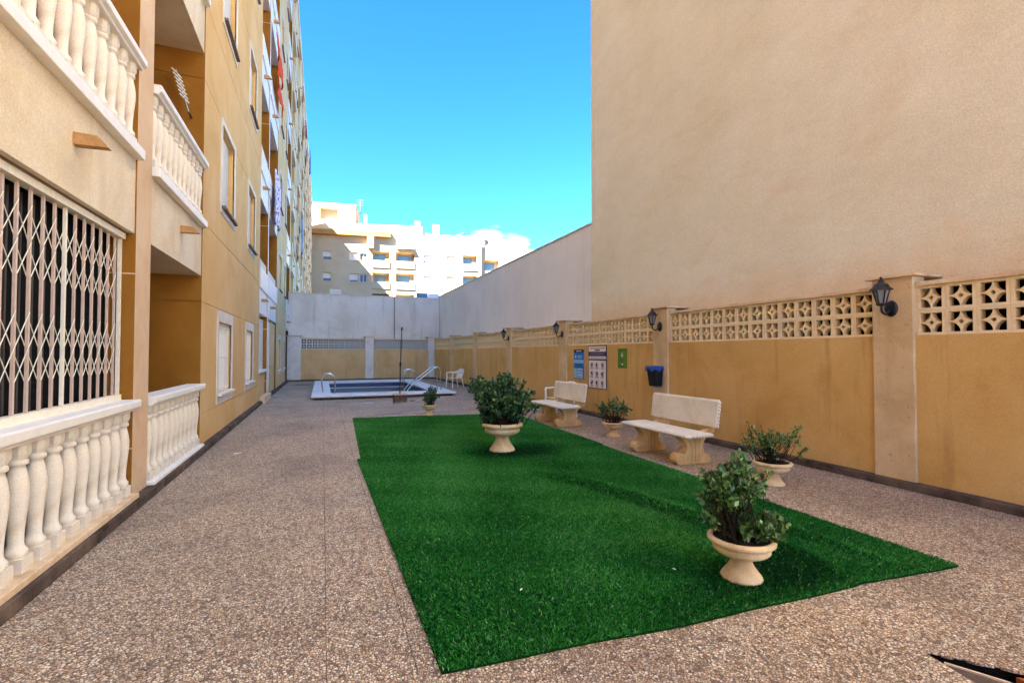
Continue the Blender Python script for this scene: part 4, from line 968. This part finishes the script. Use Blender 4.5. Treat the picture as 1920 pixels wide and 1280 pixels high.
def mark(o, name, a, b, c, d, m, lift=.002):   # a,b across (left to right as read), heights c,d
    return MB().box(-.012 - lift, -.0121, -b, -a, c, d).build(name, m, o)
o = sign('notice_board', 10.32, 10.81, .84, 1.58, 'narrow blue notice with a dark header on the garden wall', S_BLUE)
mark(o, 'header', -.243, .243, .665, .738, S_NAVY); mark(o, 'text_line', -.12, .14, .69, .71, S_WHITE, .004)
mark(o, 'pictogram', -.17, -.13, .52, .60, S_WHITE); mark(o, 'text_line', -.05, .16, .56, .585, S_PALE); mark(o, 'text_line', -.05, .13, .52, .54, S_PALE)
mark(o, 'rule', -.243, .243, .485, .495, S_NAVY); mark(o, 'band', -.243, .243, .395, .482, S_PALE); mark(o, 'text_line', -.1, .18, .335, .36, S_NAVY); mark(o, 'rule', -.243, .243, .285, .297, S_NAVY)
mark(o, 'text_block', -.08, .20, .02, .27, S_PALE)
for k in range(6): mark(o, 'text_line', -.06, .12 + .06 * math.sin(k * 2), .235 - k * .036, .248 - k * .036, S_BLUE if k % 2 else S_WHITE, .004)
mark(o, 'side_block', -.243, -.10, .02, .27, S_PALE, .0015); mark(o, 'footer', -.243, .243, .003, .018, S_GREY, .004)
o = sign('notice_board', 9.3, 10.09, .65, 1.67, 'tall white notice of pool rules with nine pictograms', S_NAVY)
mark(o, 'panel', -.375, .375, .02, .665, S_WHITE); mark(o, 'panel', -.375, .375, .875, 1.0, S_WHITE); mark(o, 'panel', -.34, .34, .785, .86, S_LILAC); mark(o, 'panel', -.375, .375, .70, .765, S_WHITE)
mark(o, 'text_line', -.32, .33, .945, .965, S_GREY, .004); mark(o, 'text_line', -.1, .12, .895, .925, S_NAVY, .004); mark(o, 'text_line', -.3, .3, .83, .842, S_GREY, .004); mark(o, 'text_line', -.3, .27, .80, .812, S_GREY, .004); mark(o, 'text_line', -.34, .34, .725, .74, S_GREY, .004)
for i in range(3):
    for j in range(3):
        a, z = -.24 + .235 * i, .50 - .21 * j
        rg = MB().lathe([(.05, 0), (.062, 0), (.062, .002), (.05, .002), (.05, 0)], 16, cap=False).build('pictogram_ring', S_GREY, o, (-.0142, -a, z + .06), (0, R(-90), 0))
        random.seed(i * 7 + j)
        MB().tube([(-.0145, -a - random.uniform(-.03, .03), z + .1), (-.0145, -a - random.uniform(-.02, .02), z + .06), (-.0145, -a - random.uniform(-.03, .03), z + .02)], [.012, .022, .01], 6).build('pictogram', S_NAVY, o)
        mark(o, 'text_line', a - .08, a + .08, z - .02, z - .008, S_GREY, .004); mark(o, 'text_line', a - .06, a + .06, z - .042, z - .032, S_GREY, .004)
o = sign('notice_board', 8.52, 8.84, 1.165, 1.59, 'small green sign with a white figure six', S_GREEN)
mark(o, 'band', -.155, .155, .385, .40, S_OLIVE); mark(o, 'band', -.15, .15, .02, .03, S_OLIVE)
text('6', .15, S_WHITE, o, (-.0145, 0, .29), (R(90), 0, R(-90)))
MB().add([(-.0145, -.04, .10), (-.0145, .04, .10), (-.0145, 0, .055)], [(0, 1, 2)]).build('arrow', S_WHITE, o)
MB().add([(-.0145, -.03, .115), (-.0145, 0, .155), (-.0145, .03, .115)], [(0, 1, 2)]).build('arrow', S_NAVY, o)
mark(o, 'text_line', -.08, .08, .17, .185, S_OLIVE, .003); mark(o, 'underline', -.07, .07, .042, .05, S_NAVY, .003)

# ------------------------------------------------------------------ open pit with a broken cover in the near right corner
o = empty('drain_pit', (2.82, 1.48, 0)); tag(o, 'dark wedge shaped gap with a broken cover slab in the near right corner', 'drain')
ng = [(2.7012, 1.5188), (2.7012, .9512), (2.71, .9512), (2.735, 1.06), (2.742, 1.14), (2.772, 1.24), (2.778, 1.30), (2.803, 1.40), (2.808, 1.44), (2.822, 1.482), (2.856, 1.452), (2.884, 1.414), (2.925, 1.384), (2.955, 1.336), (3.02, 1.282), (3.05, 1.232), (3.12, 1.18), (3.17, 1.11), (3.2988, .99), (3.2988, 1.5188)]
MB().prism(ng, -.012, 0, 'z').build('paving_slab', M['pebble'], pav, fixn=True)
def pit(mb, name, m, **kw):
    q = mb.build(name, M[m], o, **kw); q.location = (-2.82, -1.48, 0); return q
pit(MB().quad((2.7, .95, -.3), (3.3, .95, -.3), (3.3, 1.52, -.3), (2.7, 1.52, -.3)), 'pit_floor', 'dark')
for a, b in (((2.703, .95), (2.822, 1.487)), ((2.818, 1.487), (3.3, .992))): pit(MB().quad((a[0], a[1], -.3), (b[0], b[1], -.3), (b[0], b[1], -.006), (a[0], a[1], -.006)), 'pit_wall', 'dark')
c_ = pit(MB().prism([(2.828, 1.40), (2.812, 1.37), (2.782, 1.235), (2.76, 1.05), (2.90, .98), (3.0, 1.0), (2.93, 1.21)], -.06, -.016, 'z'), 'cover_slab', 'kerb', fixn=True)
MB().prism([(2.829, 1.402), (2.932, 1.212), (3.002, 1.0), (3.010, 1.003), (2.940, 1.217), (2.836, 1.407)], -.06, -.008, 'z').build('cover_edge', M['ledge'], c_, fixn=True)
pit(MB().prism([(3.02, 1.22), (3.0, 1.0), (3.16, 1.0), (3.12, 1.14)], -.05, -.012, 'z'), 'broken_tile', 'terracotta', fixn=True)
lf = MB().add([(-1.20, 8.05, .004), (-1.10, 8.11, .012), (-1.13, 8.17, .006), (-1.22, 8.10, .010)], [(0, 1, 2, 3)]).build('paper_scrap', M['plastic']); tag(lf, 'small white scrap of paper on the paving near the left balustrade', 'paper'); s_ = lf.modifiers.new('thick', 'SOLIDIFY'); s_.thickness = .001
o = empty('floor_drain', (-.85, 24.2, 0)); tag(o, 'dark slotted floor drain on the paving left of the pool', 'drain')
MB().box(-.35, .35, -.1, .1, -.002, .006).build('frame', M['black'], o)
for k in range(9): MB().box(-.31 + k * .07, -.27 + k * .07, -.08, .08, .007, .011).build('slot_bar', M['rust'], o)
for (x, y, a, lb) in ((1.15, 2.75, .6, 'tiny white scrap on the turf near its front left corner'), (2.25, 2.62, 2.0, 'tiny white scrap on the turf just left of the nearest urn'), (3.05, 4.6, 1.1, 'tiny white scrap on the turf beside the raised fold')):
    q = MB().add([(0, 0, 0), (.014, .008, .004), (.032, 0, .001), (.014, -.008, .003)], [(0, 1, 2, 3)]).build('paper_scrap', M['shutter'], None, (x, y, float(ridge(np.array(x), np.array(y))) + .018), (0, 0, a))
    tag(q, lb, 'paper'); m_ = q.modifiers.new('thick', 'SOLIDIFY'); m_.thickness = .001
